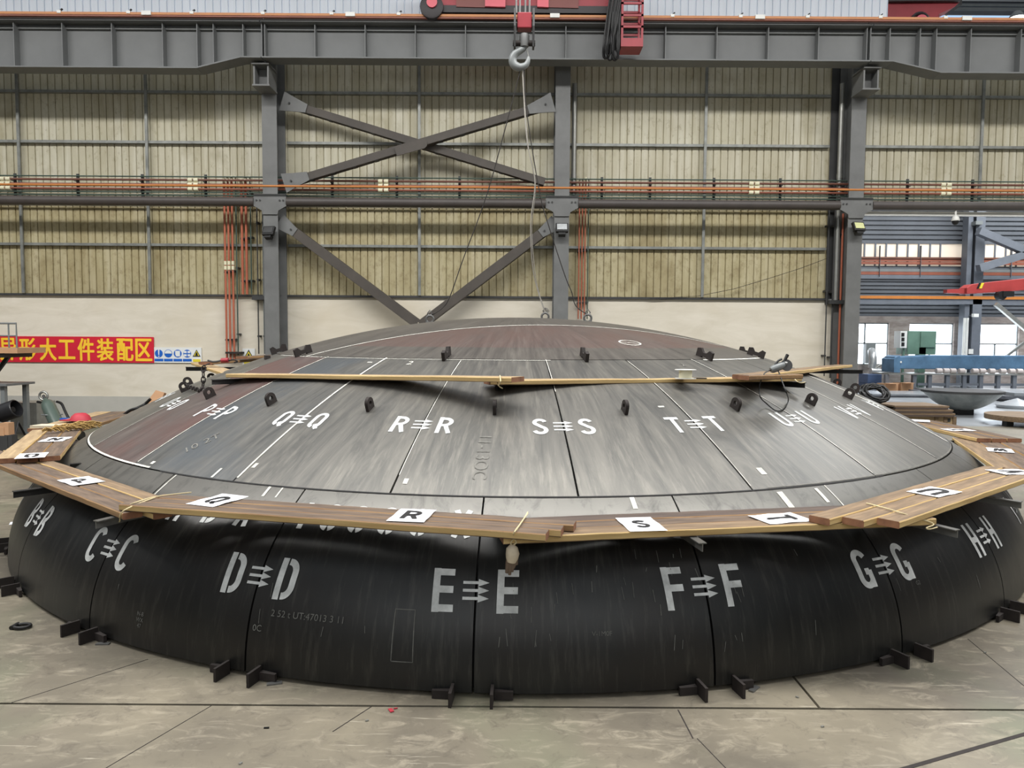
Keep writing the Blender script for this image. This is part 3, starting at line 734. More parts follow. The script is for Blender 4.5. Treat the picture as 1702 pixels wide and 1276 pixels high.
for kk, ch in UPLET.items(): letter_pair(ch, crown_fn(CRN0+STEP*kk, 3.98), .165, .21, .9, .15, .14, .045)
# large size marking half hidden under the front platform
m = MB()
for ch, th in zip('MDA10000X', (-27.4, -23.9, -20.9, -16.0, -13.9, -11.8, -9.6, -7.3, -4.3)):
    m = MB(); glyph(m, ch, 0, 0, .2, .85, knuckle_fn(th, {'M': .275, 'D': .255, 'A': .245}.get(ch, .22)), sw=.17); m.build('stencil_letter', 'paint_white', head)

# chalk lines along the welds
def chalk(pts, wd, mt='chalk'):
    m = MB(); fn = lambda a, b, off: CP(a*20, b, off)
    strip(m, [(a/20, b) for a, b in pts], fn, wd)
    return m
def radial_line(th, ra, rb, wd, mt='chalk', off=.003):
    m = MB(); n = 20
    for i in range(n+1):
        r = ra+(rb-ra)*i/n
        for e in (-1, 1): m.v.append(CP(th+math.degrees(e*wd/2/r), r, off))
    for i in range(n): m.f.append([2*i, 2*i+1, 2*i+3, 2*i+2]); m.mi.append(0)
    return m.build('chalk_line', mt, head)
for kk, (ra, rb, wd, dth) in {-2: (R2, 4.62, .011, .15), -1: (R2, 4.62, .017, .13), 0: (2.9, 4.5, .006, .1), 1: (R2, 3.5, .005, .1), 2: (2.9, 4.62, .005, .1), 3: (R2, 4.62, .008, .1), 4: (3.2, 4.62, .007, .1), 5: (3.2, 4.62, .05, .1), -3: (3.2, 4.62, .006, .1), -4: (3.2, 4.62, .006, .1)}.items():
    radial_line(CRN0+STEP*kk+dth, ra, rb, wd)
def ring_line(r, t0, t1, wd, mt='chalk', fnc=CP, n=60, off=.003):
    m = MB()
    for i in range(n+1):
        th = t0+(t1-t0)*i/n
        for e in (-1, 1): m.v.append(fnc(th, r+e*wd/2, off))
    for i in range(n): m.f.append([2*i, 2*i+1, 2*i+3, 2*i+2]); m.mi.append(0)
    return m.build('chalk_line', mt, head)
ring_line(R1-.012, -80, -36, .014); ring_line(R2+.02, -60, 5, .008); ring_line(R2+.02, 36, 62, .022)
ring_line(R1-.014, 20, 75, .006, 'chalk_faint'); ring_line(R1, -34, 34, .010, 'seam_dark', n=80)
m = MB()   # line along the straight cap weld
for i in range(41):
    p = CH0.lerp(CH1, i/40); r = (Vector((p.x, p.y, 0))-HC).length; th = math.degrees(math.atan2(p.x-HC.x, HC.y-p.y))
    for e in (-1, 1):
        q = p+CHN*e*.010; r = (Vector((q.x, q.y, 0))-HC).length; m.v.append(Vector((q.x, q.y, zr(r)+.003)))
for i in range(40): m.f.append([2*i, 2*i+1, 2*i+3, 2*i+2]); m.mi.append(0)
m.build('chalk_line', 'chalk', head)
# short tick marks of the petals below the weld
for th, a, b, wd in ((-20.6, 0, .09, .02), (-19.4, 0, .09, .012), (8.2, .0, .1, .03), (20.8, .02, .18, .045), (24.6, .02, .15, .028), (-31.4, .0, .2, .012), (25.8, 0, .2, .01)):
    m = MB(); fn = knuckle_fn(th, 0); strip(m, [(0, -a-.01), (0, -b-.01)], fn, wd); m.build('chalk_tick', 'chalk', head)
for th, r, wd, ln in ((20.9, 4.5, .045, .07), (-9.4, 4.55, .03, .05), (-24.0, 4.5, .03, .05), (-27.2, 4.6, .02, .1), (-36.5, 4.6, .04, .03), (16.3, 3.74, .05, .02), (-26.4, 2.98, .05, .02)):
    m = MB(); fn = crown_fn(th, r); strip(m, [(0, -ln/2), (0, ln/2)], fn, wd); m.build('chalk_tick', 'chalk', head)
def writing(body, size, fn, mt, rot=0, name='chalk_writing', offset=0):
    vs, fs = text_geo(body, size, offset); m = MB(); c, s = math.cos(rad(rot)), math.sin(rad(rot))
    m.v = [fn(x*c-y*s, x*s+y*c, .0028) for x, y in vs]; m.f = [list(q) for q in fs]; m.mi = [0]*len(fs)
    return m.build(name, mt, head)
writing('2 52 t UT:47013 3 11', .052, knuckle_fn(-13.4, .83), 'pencil')
writing('0C', .05, knuckle_fn(-16.7, .92), 'pencil')
writing('11-13OC', .13, crown_fn(-3.6, 4.3), 'chalk_faint', -90)
writing('10 2T', .12, crown_fn(-33.5, 4.35), 'chalk_faint', 60)
writing('2', .12, crown_fn(-18.6, 2.98), 'chalk'); writing('2', .1, crown_fn(28.5, 3.0), 'chalk_faint')
m = MB(); fn = knuckle_fn(-7.2, .88)
strip(m, [(-.06, -.14), (.06, -.14), (.055, .13), (-.055, .13), (-.06, -.14)], fn, .006); m.build('chalk_box', 'pencil', head)
m = MB(); fn = crown_fn(26.5, 2.35); strip(m, [(x*.11, y*.09) for x, y in arc(0, 0, 1, 1, 0, 360, 20)], fn, .014); strip(m, [(-.1, .03), (.1, -.04)], fn, .012); m.build('chalk_scribble', 'chalk', head)
for th, s, tx in ((-26.3, 1.0, 'N-B\nWX\n47'), (4.6, .86, 'V-1M0F'), (28.5, .78, 'G2')):
    writing(tx, .035, knuckle_fn(th, s), 'pencil')
rnd = random.Random(3)
m = MB()
for i in range(46):
    th = rnd.uniform(-2, 14) if i < 30 else rnd.uniform(-30, 40); s = rnd.uniform(.45, 1.0); fn = knuckle_fn(th, s); ln = rnd.uniform(.02, .09); dx = rnd.uniform(-.012, .012)
    strip(m, [(0, 0), (dx, ln)], fn, rnd.uniform(.002, .005))
m.build('scratches', 'pencil', head)['kind'] = 'stuff'

# lifting lugs on the crown, notched dogs across the cap weld
def lug(th, r):
    m = MB(); p, n = crown(r); o = pt(th, p); a = rad(th); er = Vector((math.sin(a), -math.cos(a), 0)); tang = (er*n.y-Vector((0, 0, 1))*n.x); nrm = er*n.x+Vector((0, 0, 1))*n.y
    mx = frame(o, tang, nrm); W_, H_, hr = .046, .075, .019; cy = .05; N_ = 16
    out = [(-W_, -.01), (W_, -.01), (W_, cy)]+[(W_*math.cos(i*PI/12), cy+W_*math.sin(i*PI/12)) for i in range(1, 12)]+[(-W_, cy)]
    # ring-shaped face between outline and hole
    ang = lambda q: math.atan2(q[1]-cy, q[0])
    out2 = []
    for i in range(len(out)):
        A_, B_ = out[i], out[(i+1) % len(out)]; kq = 4 if i in (0, 1, len(out)-1) else 1
        for j in range(kq): out2.append((A_[0]+(B_[0]-A_[0])*j/kq, A_[1]+(B_[1]-A_[1])*j/kq))
    k_ = len(out2); b0 = len(m.v)
    for d in (-.0125, .0125):
        for q in out2: m.v.append(mx @ Vector((q[0], q[1], d)))
        for q in out2: g_ = ang(q); m.v.append(mx @ Vector((hr*math.cos(g_), cy+hr*math.sin(g_), d)))
    for i in range(k_):
        j = (i+1) % k_
        m.f += [[b0+i, b0+j, b0+k_+j, b0+k_+i], [b0+2*k_+i, b0+3*k_+i, b0+3*k_+j, b0+2*k_+j], [b0+i, b0+2*k_+i, b0+2*k_+j, b0+j], [b0+k_+i, b0+k_+j, b0+3*k_+j, b0+3*k_+i]]; m.mi += [0]*4
    return m.build('lifting_lug', 'rust_dark', head)
for kk in range(-6, 7): lug(LOW0+STEP*kk, 3.80)
def dog(th, r):
    p, n = crown(r); o = pt(th, p); a = rad(th); er = Vector((math.sin(a), -math.cos(a), 0)); tang = er*n.y-Vector((0, 0, 1))*n.x; nrm = er*n.x+Vector((0, 0, 1))*n.y
    mx = frame(o, tang, nrm); m = MB()
    m.prism([(-.09, -.005), (-.03, -.005), (-.03, .012), (.03, .012), (.03, -.005), (.09, -.005), (.09, .075), (.05, .085), (.02, .05), (-.02, .05), (-.05, .085), (-.09, .075)], mx, -.015, .015)
    return m.build('alignment_dog', 'rust_dark', head)
for th in (-71, -49, -13.1, 11.1, 37.4, 63, 90): dog(th, R2-.03)
for th, r in ((-62, 3.0),):
    m = MB(); o = CP(th, r, .015); m.box(o, (.1, .05, .04), rad(th)); m.build('weld_tab', 'rust_dark', head)
# small lifting eyes of the cap for the slings
for sx, yy in ((-1.02, 8.95), (.93, 8.95), (.42, 9.3)):
    r = (Vector((sx, yy, 0))-Vector((HC.x, HC.y, 0))).length; th = math.degrees(math.atan2(sx-HC.x, HC.y-yy)); o = CP(th, r)
    m = MB(); m.tube([o+Vector((.045*math.cos(a*PI/8), 0, .04+.045*math.sin(a*PI/8))) for a in range(16)], .014, 8, closed=True); m.box(o+Vector((0, 0, -.0)), (.1, .04, .02)); m.build('lifting_eye', 'steel_bright', head, smooth=40)

# ------------------------------------------------------------------ floor stoppers and wedges around the rim
names = {-4: 'I', -3: 'B', -2: 'C', -1: 'D', 0: 'E', 1: 'F', 2: 'G', 3: 'H'}
for kk in (-4, -3, -2, -1, 0, 1, 2, 3):
    for sgn in (-1, 1):
        th = LOW0+STEP*kk+sgn*1.15; a = rad(th); er = Vector((math.sin(a), -math.cos(a), 0)); et = Vector((math.cos(a), math.sin(a), 0))
        o = HC+er*5.31
        where = 'below the %s letter pair' % names[kk] if kk > -4 else 'at the left edge of the photo'
        t = thing('stopper_plate', ('rusty stopper plate at the rim %s, %s one of the pair' % (where, 'left' if sgn < 0 else 'right')).replace('plate at the rim at the', 'plate at the'), 'stopper', o, 'stopper plates around the rim')
        m = MB(); mx = frame(o, er, Vector((0, 0, 1))); m.prism([(-.03, 0), (.085, 0), (.085, .078), (-.03, .078)], mx, -.008, .008); m.build('plate', 'rust_dark', t)
        q = o-er*.02+et*sgn*.06+Vector((0, 0, .026)); m = MB()
        mx = frame(q, et*sgn, er); m.prism([(-.05, -.016), (.05, -.004), (.05, .016), (-.05, .016)], mx, -.024, .02); m.build('wedge', 'rust_dark', t)
        if sgn > 0 and kk in (-2, -1, 1):
            q = o+et*.11-er*.0+Vector((0, 0, .004)); m = MB(); m.box(q, (.08, .03, .008), rad(th)+.6); m.build('shim', 'steel_bright', t)

# ------------------------------------------------------------------ plank platforms
ZLO, ZHI, TH = .875, .917, .042
def plank(name, label, a, b, wd, inward, top, group, mats=('plank_brown', 'plank_edge', 'plank_end'), th=TH-.002):
    """a, b: ends of the outer top edge; inward: unit vector towards the head; local x runs along the board"""
    a = Vector(a); b = Vector(b); x = (b-a); ln = x.length; x.normalize()
    y = Vector(inward); y = (y-x*x.dot(y)).normalized(); z = x.cross(y)
    if z.z < 0: a, b = b, a; x = -x; z = -z
    c = (a+b)/2+y*wd/2-z*th/2
    m = MB(); hx, hy, hz = ln/2, wd/2, th/2; bv = .0055
    ring = [(-hy, -hz+bv), (-hy+bv, -hz), (hy-bv, -hz), (hy, -hz+bv), (hy, hz-bv), (hy-bv, hz), (-hy+bv, hz), (-hy, hz-bv)]
    n = 24; rnd = random.Random(label)
    for i in range(n+1):
        X = -hx+ln*i/n; jz = rnd.uniform(-.0012, .0012); jy = rnd.uniform(-.0012, .0012)
        m.v += [Vector((X, p+jy, q+jz)) for p, q in ring]
    for i in range(n):
        for j in range(8):
            m.f.append([i*8+j, (i+1)*8+j, (i+1)*8+(j+1) % 8, i*8+(j+1) % 8]); m.mi.append(1 if j in (3, 7) else 3 if j in (4, 6) else 0)
    m.f.append(list(range(8))); m.f.append([n*8+7-j for j in range(8)]); m.mi += [2, 2]
    o = m.build(name, list(mats)+[{'plank_tan': 'plank_edge', 'plank_yellow': 'plank_edge'}.get(mats[0], 'plank_edge_dark')])
    mw = Matrix((x, y, z)).transposed().to_4x4(); mw.translation = c; o.matrix_world = mw
    return tag(o, label, 'plank', group)
def platform(outer, inner, z, side, ext, mats, group, names=('outer', 'middle', 'inner'), tilt=(0, -.003, -.001)):
    A_, B_ = PZ(*outer[0], z), PZ(*outer[1], z); d = (B_-A_).normalized()
    I0, I1 = PZ(*inner[0], z), PZ(*inner[1], z); im = (I0+I1)/2; y = (im-A_)-d*d.dot(im-A_); W_ = y.length; y.normalize()
    n = len(names); wp = W_/n
    for i in range(n):
        e0, e1 = ext[i]
        plank('wooden_plank', side % names[i], A_+d*e0+y*(wp*i+.002)+Vector((0, 0, tilt[i])), B_+d*e1+y*(wp*i+.002)+Vector((0, 0, tilt[i])), wp-.010, y, z, group, mats[i])
    return A_, B_, y, W_
BR = ('plank_brown', 'plank_edge', 'plank_end'); DK = ('plank_dark', 'plank_edge_dark', 'plank_end'); TN = ('plank_tan', 'plank_edge', 'plank_end'); YL = ('plank_yellow', 'plank_edge', 'plank_end'); BD = ('plank_brown', 'plank_edge_dark', 'plank_end')
GLO = 'planks of the lower walkway'
pR = platform([(197, 838), (897, 887)], [(300, 825), (800, 850)], ZHI, '%s plank of the walkway board carrying the Q and R cards', [(0, .03), (.02, .09), (.05, .14)], (BR, BR, BD), GLO)
pS = platform([(837, 893), (1557, 862)], [(876, 855), (1380, 843)], ZLO, '%s plank of the walkway board carrying the S and T cards', [(0, 0), (0, 0), (0, -.1)], (TN, BR, DK), GLO)
pU = platform([(1496, 867), (1702, 796)], [(1367, 846), (1637, 774)], ZHI, '%s plank of the walkway board carrying the U card at right', [(0, .55), (-.13, .5), (-.25, .45)], (TN, TN, TN), GLO)
pP = platform([(-40, 757), (203, 853)], [(100, 766), (259, 823)], ZLO, '%s plank of the left walkway board carrying the P card', [(-.2, .0), (-.2, .12), (-.2, .12)], (BD, BR, TN), GLO)
pN = platform([(-12, 763), (53, 714)], [(98, 758), (138, 714)], ZHI, '%s plank of the left walkway board with two cards below the straw mat', [(0, .0), (0, .0), (0, .0)], (YL, BR, BR), GLO)
pW = platform([(1690, 732), (1778, 775)], [(1594, 729), (1637, 774)], ZLO, '%s plank of the right walkway board just behind the U card board', [(0, .3), (0, .3), (0, .3)], (BR, BR, TN), GLO)
pX = platform([(1588, 706), (1699, 729)], [(1527, 705), (1590, 722)], ZHI, '%s plank of the far right walkway board beside the crate', [(-.5, 0), (-.5, .0), (-.4, .0)], (BR, BD, TN), GLO)
pM = platform([(45, 712), (130, 691)], [(150, 709), (196, 693)], ZLO, '%s plank of the far left walkway board behind the straw mat', [(0, .6), (0, .6), (0, .6)], (YL, BD, BD), GLO)
# upper walkway
GUP = 'planks of the upper walkway'
def up_plank(label, pa, za, pb, zb, wd, mats, e=(0, 0), th=.036):
    a = PZ(*pa, za); b = PZ(*pb, zb); d = (b-a).normalized(); cen = Vector((HC.x, HC.y, (za+zb)/2)); y = cen-(a+b)/2
    plank('wooden_plank', label, a-d*e[0], b+d*e[1], wd, y, 0, GUP, mats, th); return a, b
up_plank('pale edged plank of the upper walkway, left of its front corner', (375, 621), 1.583, (850, 627), 1.642, .19, YL)
up_plank('pale edged plank of the upper walkway, right of its front corner, below a tape spool', (815, 632), 1.603, (1333, 627), 1.60, .19, YL)
up_plank('pale plank at the left end of the upper walkway where the chain hangs', (317, 602), 1.565, (378, 622), 1.54, .19, YL)
up_plank('pale plank at the right end of the upper walkway behind the grinder', (1258, 623), 1.64, (1417, 606), 1.62, .2, TN)
up_plank('dark plank lying far left on the upper walkway, below the safety sign', (330, 601), 1.60, (440, 594), 1.62, .2, DK, (0, .3))
up_plank('short dark plank behind the chain at the left of the upper walkway', (392, 592), 1.66, (500, 587), 1.68, .2, DK, (0, .2))
up_plank('short board under the grinder at the right of the upper walkway', (1245, 624), 1.645, (1335, 622), 1.645, .12, BD)
# steel angle brackets that carry the planks (ends stick out below the boards)
GBR = 'steel bars carrying the walkways'
def bar(label, px, py, z, th, ln, mt='black', wd=.045, ht=.045, dz=0):
    P = PZ(px, py, z); er = Vector((math.sin(rad(th)), -math.cos(rad(th)), 0)); m = MB()
    m.beam(P, P-er*ln+Vector((0, 0, dz)), wd, .006); m.beam(P+Vector((0, 0, -ht/2)), P-er*ln+Vector((0, 0, dz-ht/2)), .006, ht)
    tag(m.build('support_bar', mt, origin=P), label, 'bar', GBR)
bar('black bar end sticking out under the P card board', 22, 817, .828, -39, .75)
bar('pale bar end sticking out under the left end of the Q and R board', 159, 866, .828, -26, .75, 'steel_bright')
bar('small steel bar end below the S and T board near its middle', 1168, 903, .828, 9.7, .6, 'steel_bright')
bar('pale bar end sticking out right of the S and T board, twine tied to it', 1592, 881, .828, 25.6, .75, 'steel_bright')
bar('grey bar end sticking out under the U card board', 1698, 834, .828, 38, .8, 'steel_bright')
bar('black angle bar under the inner corner of the left board with two cards', 116, 771, .87, -58, .5, dz=.0)
bar('dark bar under the front end of the far right walkway board', 1672, 737, .85, 68, .8)
bar('black bar at the left tip of the upper walkway', 309, 610, 1.555, -84, .9)
bar('black bar at the right tip of the upper walkway', 1434, 615, 1.56, 86, .9)
bar('dark bar under the right end of the upper front planks', 1338, 636, 1.555, 40, .6)
bar('dark upright bracket under the front corner of the upper walkway', 826, 640, 1.56, -3, .5)
bar('grey bar under the left corner of the upper walkway', 352, 631, 1.53, -47, .5, 'dark_grey')
# ties of thin twine
def twine(label, pts, name='twine_tie', r=.004, mt='twine'):
    pts = catmull(pts, 6); m = MB(); m.tube(pts, r, 6); return tag(m.build(name, mt, origin=pts[0], smooth=60), label, 'twine')
Z9 = ZHI+.006
twine('pale twine tying the Q and R board to the P card board', [PZ(318, 818, Z9), PZ(260, 825, Z9), PZ(222, 836, Z9), PZ(200, 846, ZHI-.06), PZ(196, 862, .8), PZ(199, 866, .80), PZ(206, 848, ZHI-.02), PZ(258, 826, Z9)])
twine('pale twine tying the right end of the Q and R board', [PZ(877, 851, Z9), PZ(868, 866, Z9), PZ(855, 884, Z9), PZ(853, 893, .86), PZ(850, 900, .84), PZ(856, 893, .87), PZ(860, 878, Z9), PZ(877, 853, Z9)])
twine('pale twine tying the U card board at its left end', [PZ(1440, 836, Z9), PZ(1478, 846, Z9), PZ(1500, 853, Z9), PZ(1530, 862, ZLO+.005), PZ(1552, 871, .85), PZ(1540, 877, .84), PZ(1545, 879, .83), PZ(1558, 876, .83)])
twine('twine around the upper planks at their front corner', [PZ(831, 624, 1.65), PZ(832, 634, 1.62), PZ(829, 641, 1.58), PZ(835, 645, 1.56), PZ(828, 640, 1.58), PZ(826, 630, 1.62)])
twine('twine around the right end of the upper planks', [PZ(1318, 622, 1.61), PZ(1322, 631, 1.59), PZ(1330, 636, 1.57), PZ(1338, 635, 1.56)])

# ------------------------------------------------------------------ paper cards with stencilled letters
def card(ch, label, px, py, z, rot=0, th=None, ls=1.0, wd=.21, ht=.297, lrot=0):
    P = PZ(px, py, z+.004); th = math.degrees(math.atan2(P.x-HC.x, HC.y-P.y)) if th is None else th
    o = thing('letter_card', label, 'card', P, 'white letter cards on the walkway')
    a = rad(th+rot); ex = Vector((math.cos(a), math.sin(a), 0)); ey = Vector((-math.sin(a), math.cos(a), 0))
    m = MB(); n = 6
    for i in range(n+1):
        for e in (-1, 1): m.v.append(P+ex*wd/2*e+ey*(-ht/2+ht*i/n)+Vector((0, 0, .001+.002*math.sin(i*1.7+px))))
    for i in range(n): m.f.append([2*i, 2*i+1, 2*i+3, 2*i+2]); m.mi.append(0)
    m.build('card_sheet', 'paper', o)
    if ch:
        m = MB(); c, s = math.cos(rad(lrot)), math.sin(rad(lrot))
        fn = lambda x, y, off: P+ex*(x*c-y*s)+ey*(x*s+y*c)+Vector((0, 0, .0045))
        glyph(m, ch, 0, 0, .2*ls, .95, fn, sw=.16); m.build('card_letter', 'stencil_black', o)
card('R', 'white card with a black R lying on the front walkway', 685, 856, ZHI, ls=.9)
card('S', 'white card with a black S lying on the front walkway', 1065, 871, ZLO, ls=.75)
card('T', 'white card with a black T turned sideways on the front walkway', 1297, 861, ZLO, rot=90, ls=.9, lrot=180)
card('U', 'white card with a black U on the right walkway board', 1553, 817, ZHI, rot=90, ls=1.15)
card('Q', 'white card with a black Q near the left end of the front walkway', 362, 831, ZHI, ls=.85, rot=0)
card('P', 'white card lying on the left walkway board, letter P seen edge on', 135, 799, ZLO, rot=90, ls=.8)
card('O', 'white card on the left walkway nearest the corner below the straw mat', 53, 757, ZHI, rot=80, ls=.9)
card('N', 'white card on the left walkway just below the straw mat', 92, 730, ZHI, rot=80, ls=.9)
card('V', 'white card with a black letter at the right edge of the U card board', 1683, 784, ZHI, rot=50, ls=.9)
card('W', 'white card on the right walkway board behind the U card board', 1662, 748, ZLO, rot=85, ls=.9)
card('X', 'white card on the far right walkway near its front end', 1592, 714, ZHI, rot=10, ls=.9)
card(None, 'blank looking white card on the far right walkway, farthest back', 1530, 699, ZHI, rot=60)

# ------------------------------------------------------------------ things lying about on the head and walkways
# hanging work glove bundle
P = PZ(851, 905, .80)
t = thing('glove_bundle', 'dirty work glove tied with twine, hanging below the front walkway', 'glove', P)
m = MB(); top = PZ(853, 897, .855); D_ = top.y-.02
def q(px, py): return PY(px, py, D_)
m.tube([q(851, 905), q(851, 910), q(852, 920), q(851, 928), q(850, 934)], [.012, .03, .036, .032, .024], 12); m.build('glove_cuff', 'cloth', t, smooth=60)
for i, (x0, x1, y1) in enumerate(((846, 842, 952), (849, 847, 955), (852, 851, 950), (855, 853, 944), (857, 857, 938))):
    m = MB(); m.tube([q(x0, 926), q((x0+x1)/2, 938), q(x1, y1)], [.014, .013, .008], 8); m.build('glove_finger', 'cloth_dirty', t, smooth=60)
m = MB(); m.tube(catmull([q(855, 893), q(849, 902), q(852, 906), q(858, 901), q(854, 894)], 5), .004, 6); m.build('tie', 'twine', t)
# straw mat at left
P = PZ(118, 712, ZHI+.02)
t = thing('straw_mat', 'bundle of brown straw matting lying on the left walkway planks', 'mat', P)
rnd = random.Random(11); a0, a1 = PZ(82, 717, ZHI+.02), PZ(160, 708, ZHI+.02); dd = a1-a0
m = MB()
for i in range(120):
    u = rnd.uniform(-.05, .75); v = rnd.uniform(-.1, .1); s = a0+dd*u+Vector((v*.4, v, rnd.uniform(0, .05)*(1-abs(v)*6)))
    e = s+dd*rnd.uniform(.15, .35)+Vector((rnd.uniform(-.03, .03), rnd.uniform(-.08, .08), rnd.uniform(-.03, .02))); e.z = max(e.z, ZHI+.006)
    m.tube([s, s.lerp(e, .5)+Vector((0, 0, .02)), e], .006, 4)
m.build('straw', 'straw', t); t.children[0]['kind'] = 'stuff'
m = MB(); m.prism([(-.32, -.07), (.28, -.09), (.34, .08), (-.3, .1)], Matrix.Translation(PZ(105, 710, ZHI+.004)), 0, .025); m.build('sacking', 'cloth', t)
# tape spool on the upper plank
P = PZ(1146, 630, 1.603); P = P+(HC-P).normalized()*.06; P.z = 1.604
t = thing('tape_spool', 'white plastic tape spool standing on the right upper plank', 'spool', P)
m = MB(); m.lathe([(.052, 0), (.052, .072)], P, 28); m.build('winding', 'cream', t, smooth=40)
for dz in (0, .07):
    m = MB(); m.lathe([(.03, dz), (.085, dz), (.085, dz+.005), (.03, dz+.005)], P, 28); m.build('flange', 'white_plastic', t, smooth=40)
m = MB(); m.tube([P+Vector((.12+.05*math.cos(a*PI/8), .02*math.sin(a*PI/8), .004)) for a in range(16)], .005, 6, closed=True); tag(m.build('wire_loop', 'rope_dark', origin=P+Vector((.12, 0, 0))), 'small dark wire loop lying beside the white tape spool', 'wire')
# angle grinder with its cable
G0 = PY(1293, 610, PZ(1290, 622, 1.645).y+.03)
t = thing('angle_grinder', 'grey angle grinder lying on the upper planks at right', 'grinder', G0)
gx = Vector((.9, .25, .35)).normalized(); k5 = .72
m = MB(); m.tube([G0-gx*.07, G0-gx*.055, G0+gx*.03, G0+gx*.065], [.02, .03, .032, .024], 14); m.build('motor_body', 'grey_pipe', t, smooth=50)
m = MB(); m.tube([G0+gx*.06, G0+gx*.09], [.028, .022], 12); m.build('gear_head', 'steel_bright', t, smooth=50)
m = MB(); c = G0+gx*.075+Vector((0, -.02, -.01)); m.lathe([(.0, 0), (.048, 0), (.048, .004), (0, .004)], c, 24, Matrix.Rotation(rad(75), 3, 'X')); m.build('grinding_disc', 'dark_grey', t)
m = MB(); m.tube([G0+gx*.05+Vector((0, 0, .01)), G0+gx*.075+Vector((.015, 0, .075))], [.010, .014], 10); m.build('side_handle', 'black', t, smooth=50)
m = MB(); m.tube(catmull([G0-gx*.02+Vector((-.01, 0, .02)), G0+Vector((.0, 0, .05)), G0+Vector((.03, 0, .065))], 5), .009, 8); m.build('guard', 'dark_grey', t, smooth=50)
YK = PZ(1290, 632, 1.6).y-.04
m = MB(); m.tube(catmull([G0-gx*.07, PY(1272, 619, G0.y-.1), PY(1266, 629, YK), PY(1262, 645, YK-.02), PY(1264, 660, YK-.1), OD(1274, 677, .03), OD(1290, 685, .012), OD(1303, 682, .012), OD(1310, 670, .02), PY(1308, 655, YK-.06), PY(1300, 634, YK), PY(1296, 622, G0.y-.08), G0+gx*.0+Vector((0, 0, -.025))], 6), .005, 6)
m.build('power_cable', 'black_rubber', t, smooth=60)
# chain hanging at left of the upper walkway
def chain(label, pts, lk=.036, r=.0055, name='chain'):
    pts = catmull(pts, 20); t = thing(name, label, 'chain', pts[0]); acc = 0; last = pts[0]; i = 0; m = MB()
    cum = [0]
    for a, b in zip(pts[:-1], pts[1:]): cum.append(cum[-1]+(b-a).length)
    n = int(cum[-1]/(lk*1.45))
    for j in range(n):
        d = (j+.5)*lk*1.45; i = max(q for q in range(len(cum)) if cum[q] <= d); i = min(i, len(pts)-2)
        c = pts[i].lerp(pts[i+1], (d-cum[i])/max(1e-6, cum[i+1]-cum[i])); x = (pts[i+1]-pts[i]).normalized()
        u = x.cross(Vector((0, 1, .1))); u.normalize(); v = x.cross(u); y = u if j % 2 else v
        m = MB(); m.tube([c+x*lk*math.cos(a*PI/6)+y*lk*.55*math.sin(a*PI/6) for a in range(12)], r, 6, closed=True); m.build('chain_link', 'rust_dark', t, smooth=60)
    return t
YQ = CP(LOW0-STEP*4, 3.8).y
lugp = CP(LOW0-STEP*4, 3.8, .08)
chain('dark chain hanging from the left upper planks down to a lifting lug', [PY(347, 605, 6.95), PY(340, 608, 6.92), PY(338, 616, 6.9), PY(338, 630, 6.9), PY(337, 643, 6.92), OD(333, 651, .02), OD(327, 652, .03), lugp+Vector((.03, 0, -.02))])
P = PZ(372, 603, 1.60)
t = thing('chain_hoist', 'small rusty chain hoist lying on the left upper planks', 'hoist', P)
m = MB(); m.tube([P+Vector((-.03, 0, .03)), P+Vector((.06, 0, .035))], [.03, .03], 12); m.build('hoist_body', 'crane_red', t, smooth=40)
m = MB(); m.tube(catmull([P+Vector((-.2, 0, .03)), P+Vector((-.12, -.01, .012)), P+Vector((-.03, 0, .03))], 6), .012, 8); m.build('hoist_lever', 'dark_grey', t, smooth=40)
m = MB(); m.tube(catmull([P+Vector((.06, 0, .03)), P+Vector((.13, .0, .04)), P+Vector((.17, 0, .02)), P+Vector((.13, 0, .005))], 6), .01, 8); m.build('hoist_hook', 'rust_dark', t, smooth=40)
# cable coil, red rag and dark hoses lying at the edge of the head
def coil(name, label, P, r, n, wr, mt, ax, cat):
    m = MB(); rnd = random.Random(label); R = Matrix.Rotation(ax, 3, 'Y')
    for i in range(n):
        rr = r*rnd.uniform(.7, 1.05); dx = Vector((rnd.uniform(-.03, .03), rnd.uniform(-.05, .05), rnd.uniform(-.02, .02)))
        m.tube([P+dx+R @ Vector((rr*math.cos(a*PI/10), .5*rr*math.sin(a*PI/10), .6*rr*math.sin(a*PI/10)+rnd.uniform(-.01, .01))) for a in range(20)], wr, 6, closed=True)
    return tag(m.build(name, mt, origin=P, smooth=60), label, cat)
P = PY(1453, 664, 8.3); P.z = zr(math.hypot(P.x-HC.x, P.y-HC.y))+.11
coil('hose_coil', 'dark coil of welding cable beyond the right edge of the head', P, .15, 12, .014, 'black_rubber', .1, 'coil')
m = MB(); m.tube(catmull([PY(205, 690, 9.8), PY(216, 682, 9.8), PY(228, 678, 9.8), PY(240, 672, 9.9), PY(250, 663, 9.9)], 6), .02, 8)
tag(m.build('hose', 'black_rubber', origin=PY(228, 678, 9.8), smooth=60), 'dark hose lying on the far left flank of the head', 'hose')
P = PY(258, 664, 10.0); m = MB(); mx = Matrix.Translation(P); m.prism([(-.12, -.05), (.08, -.06), (.16, .05), (.05, .12), (-.06, .03)], frame(P, (1, 0, .3), (0, .2, 1)), -.03, .03); tag(m.build('cardboard_scrap', 'cardboard', origin=P), 'torn cardboard scrap on the far left flank of the head', 'cardboard')
P = PZ(134, 698, ZLO+.02)
m = MB(); m.lathe([(.0, .09), (.06, .085), (.1, .05), (.12, .0)], P, 20); m.prism([(-.2, -.1), (-.08, -.13), (-.02, .1), (-.14, .08)], Matrix.Translation(P), 0, .012); tag(m.build('hard_hat', 'hat_red', origin=P, smooth=50), 'red safety helmet lying on the far left planks', 'helmet')
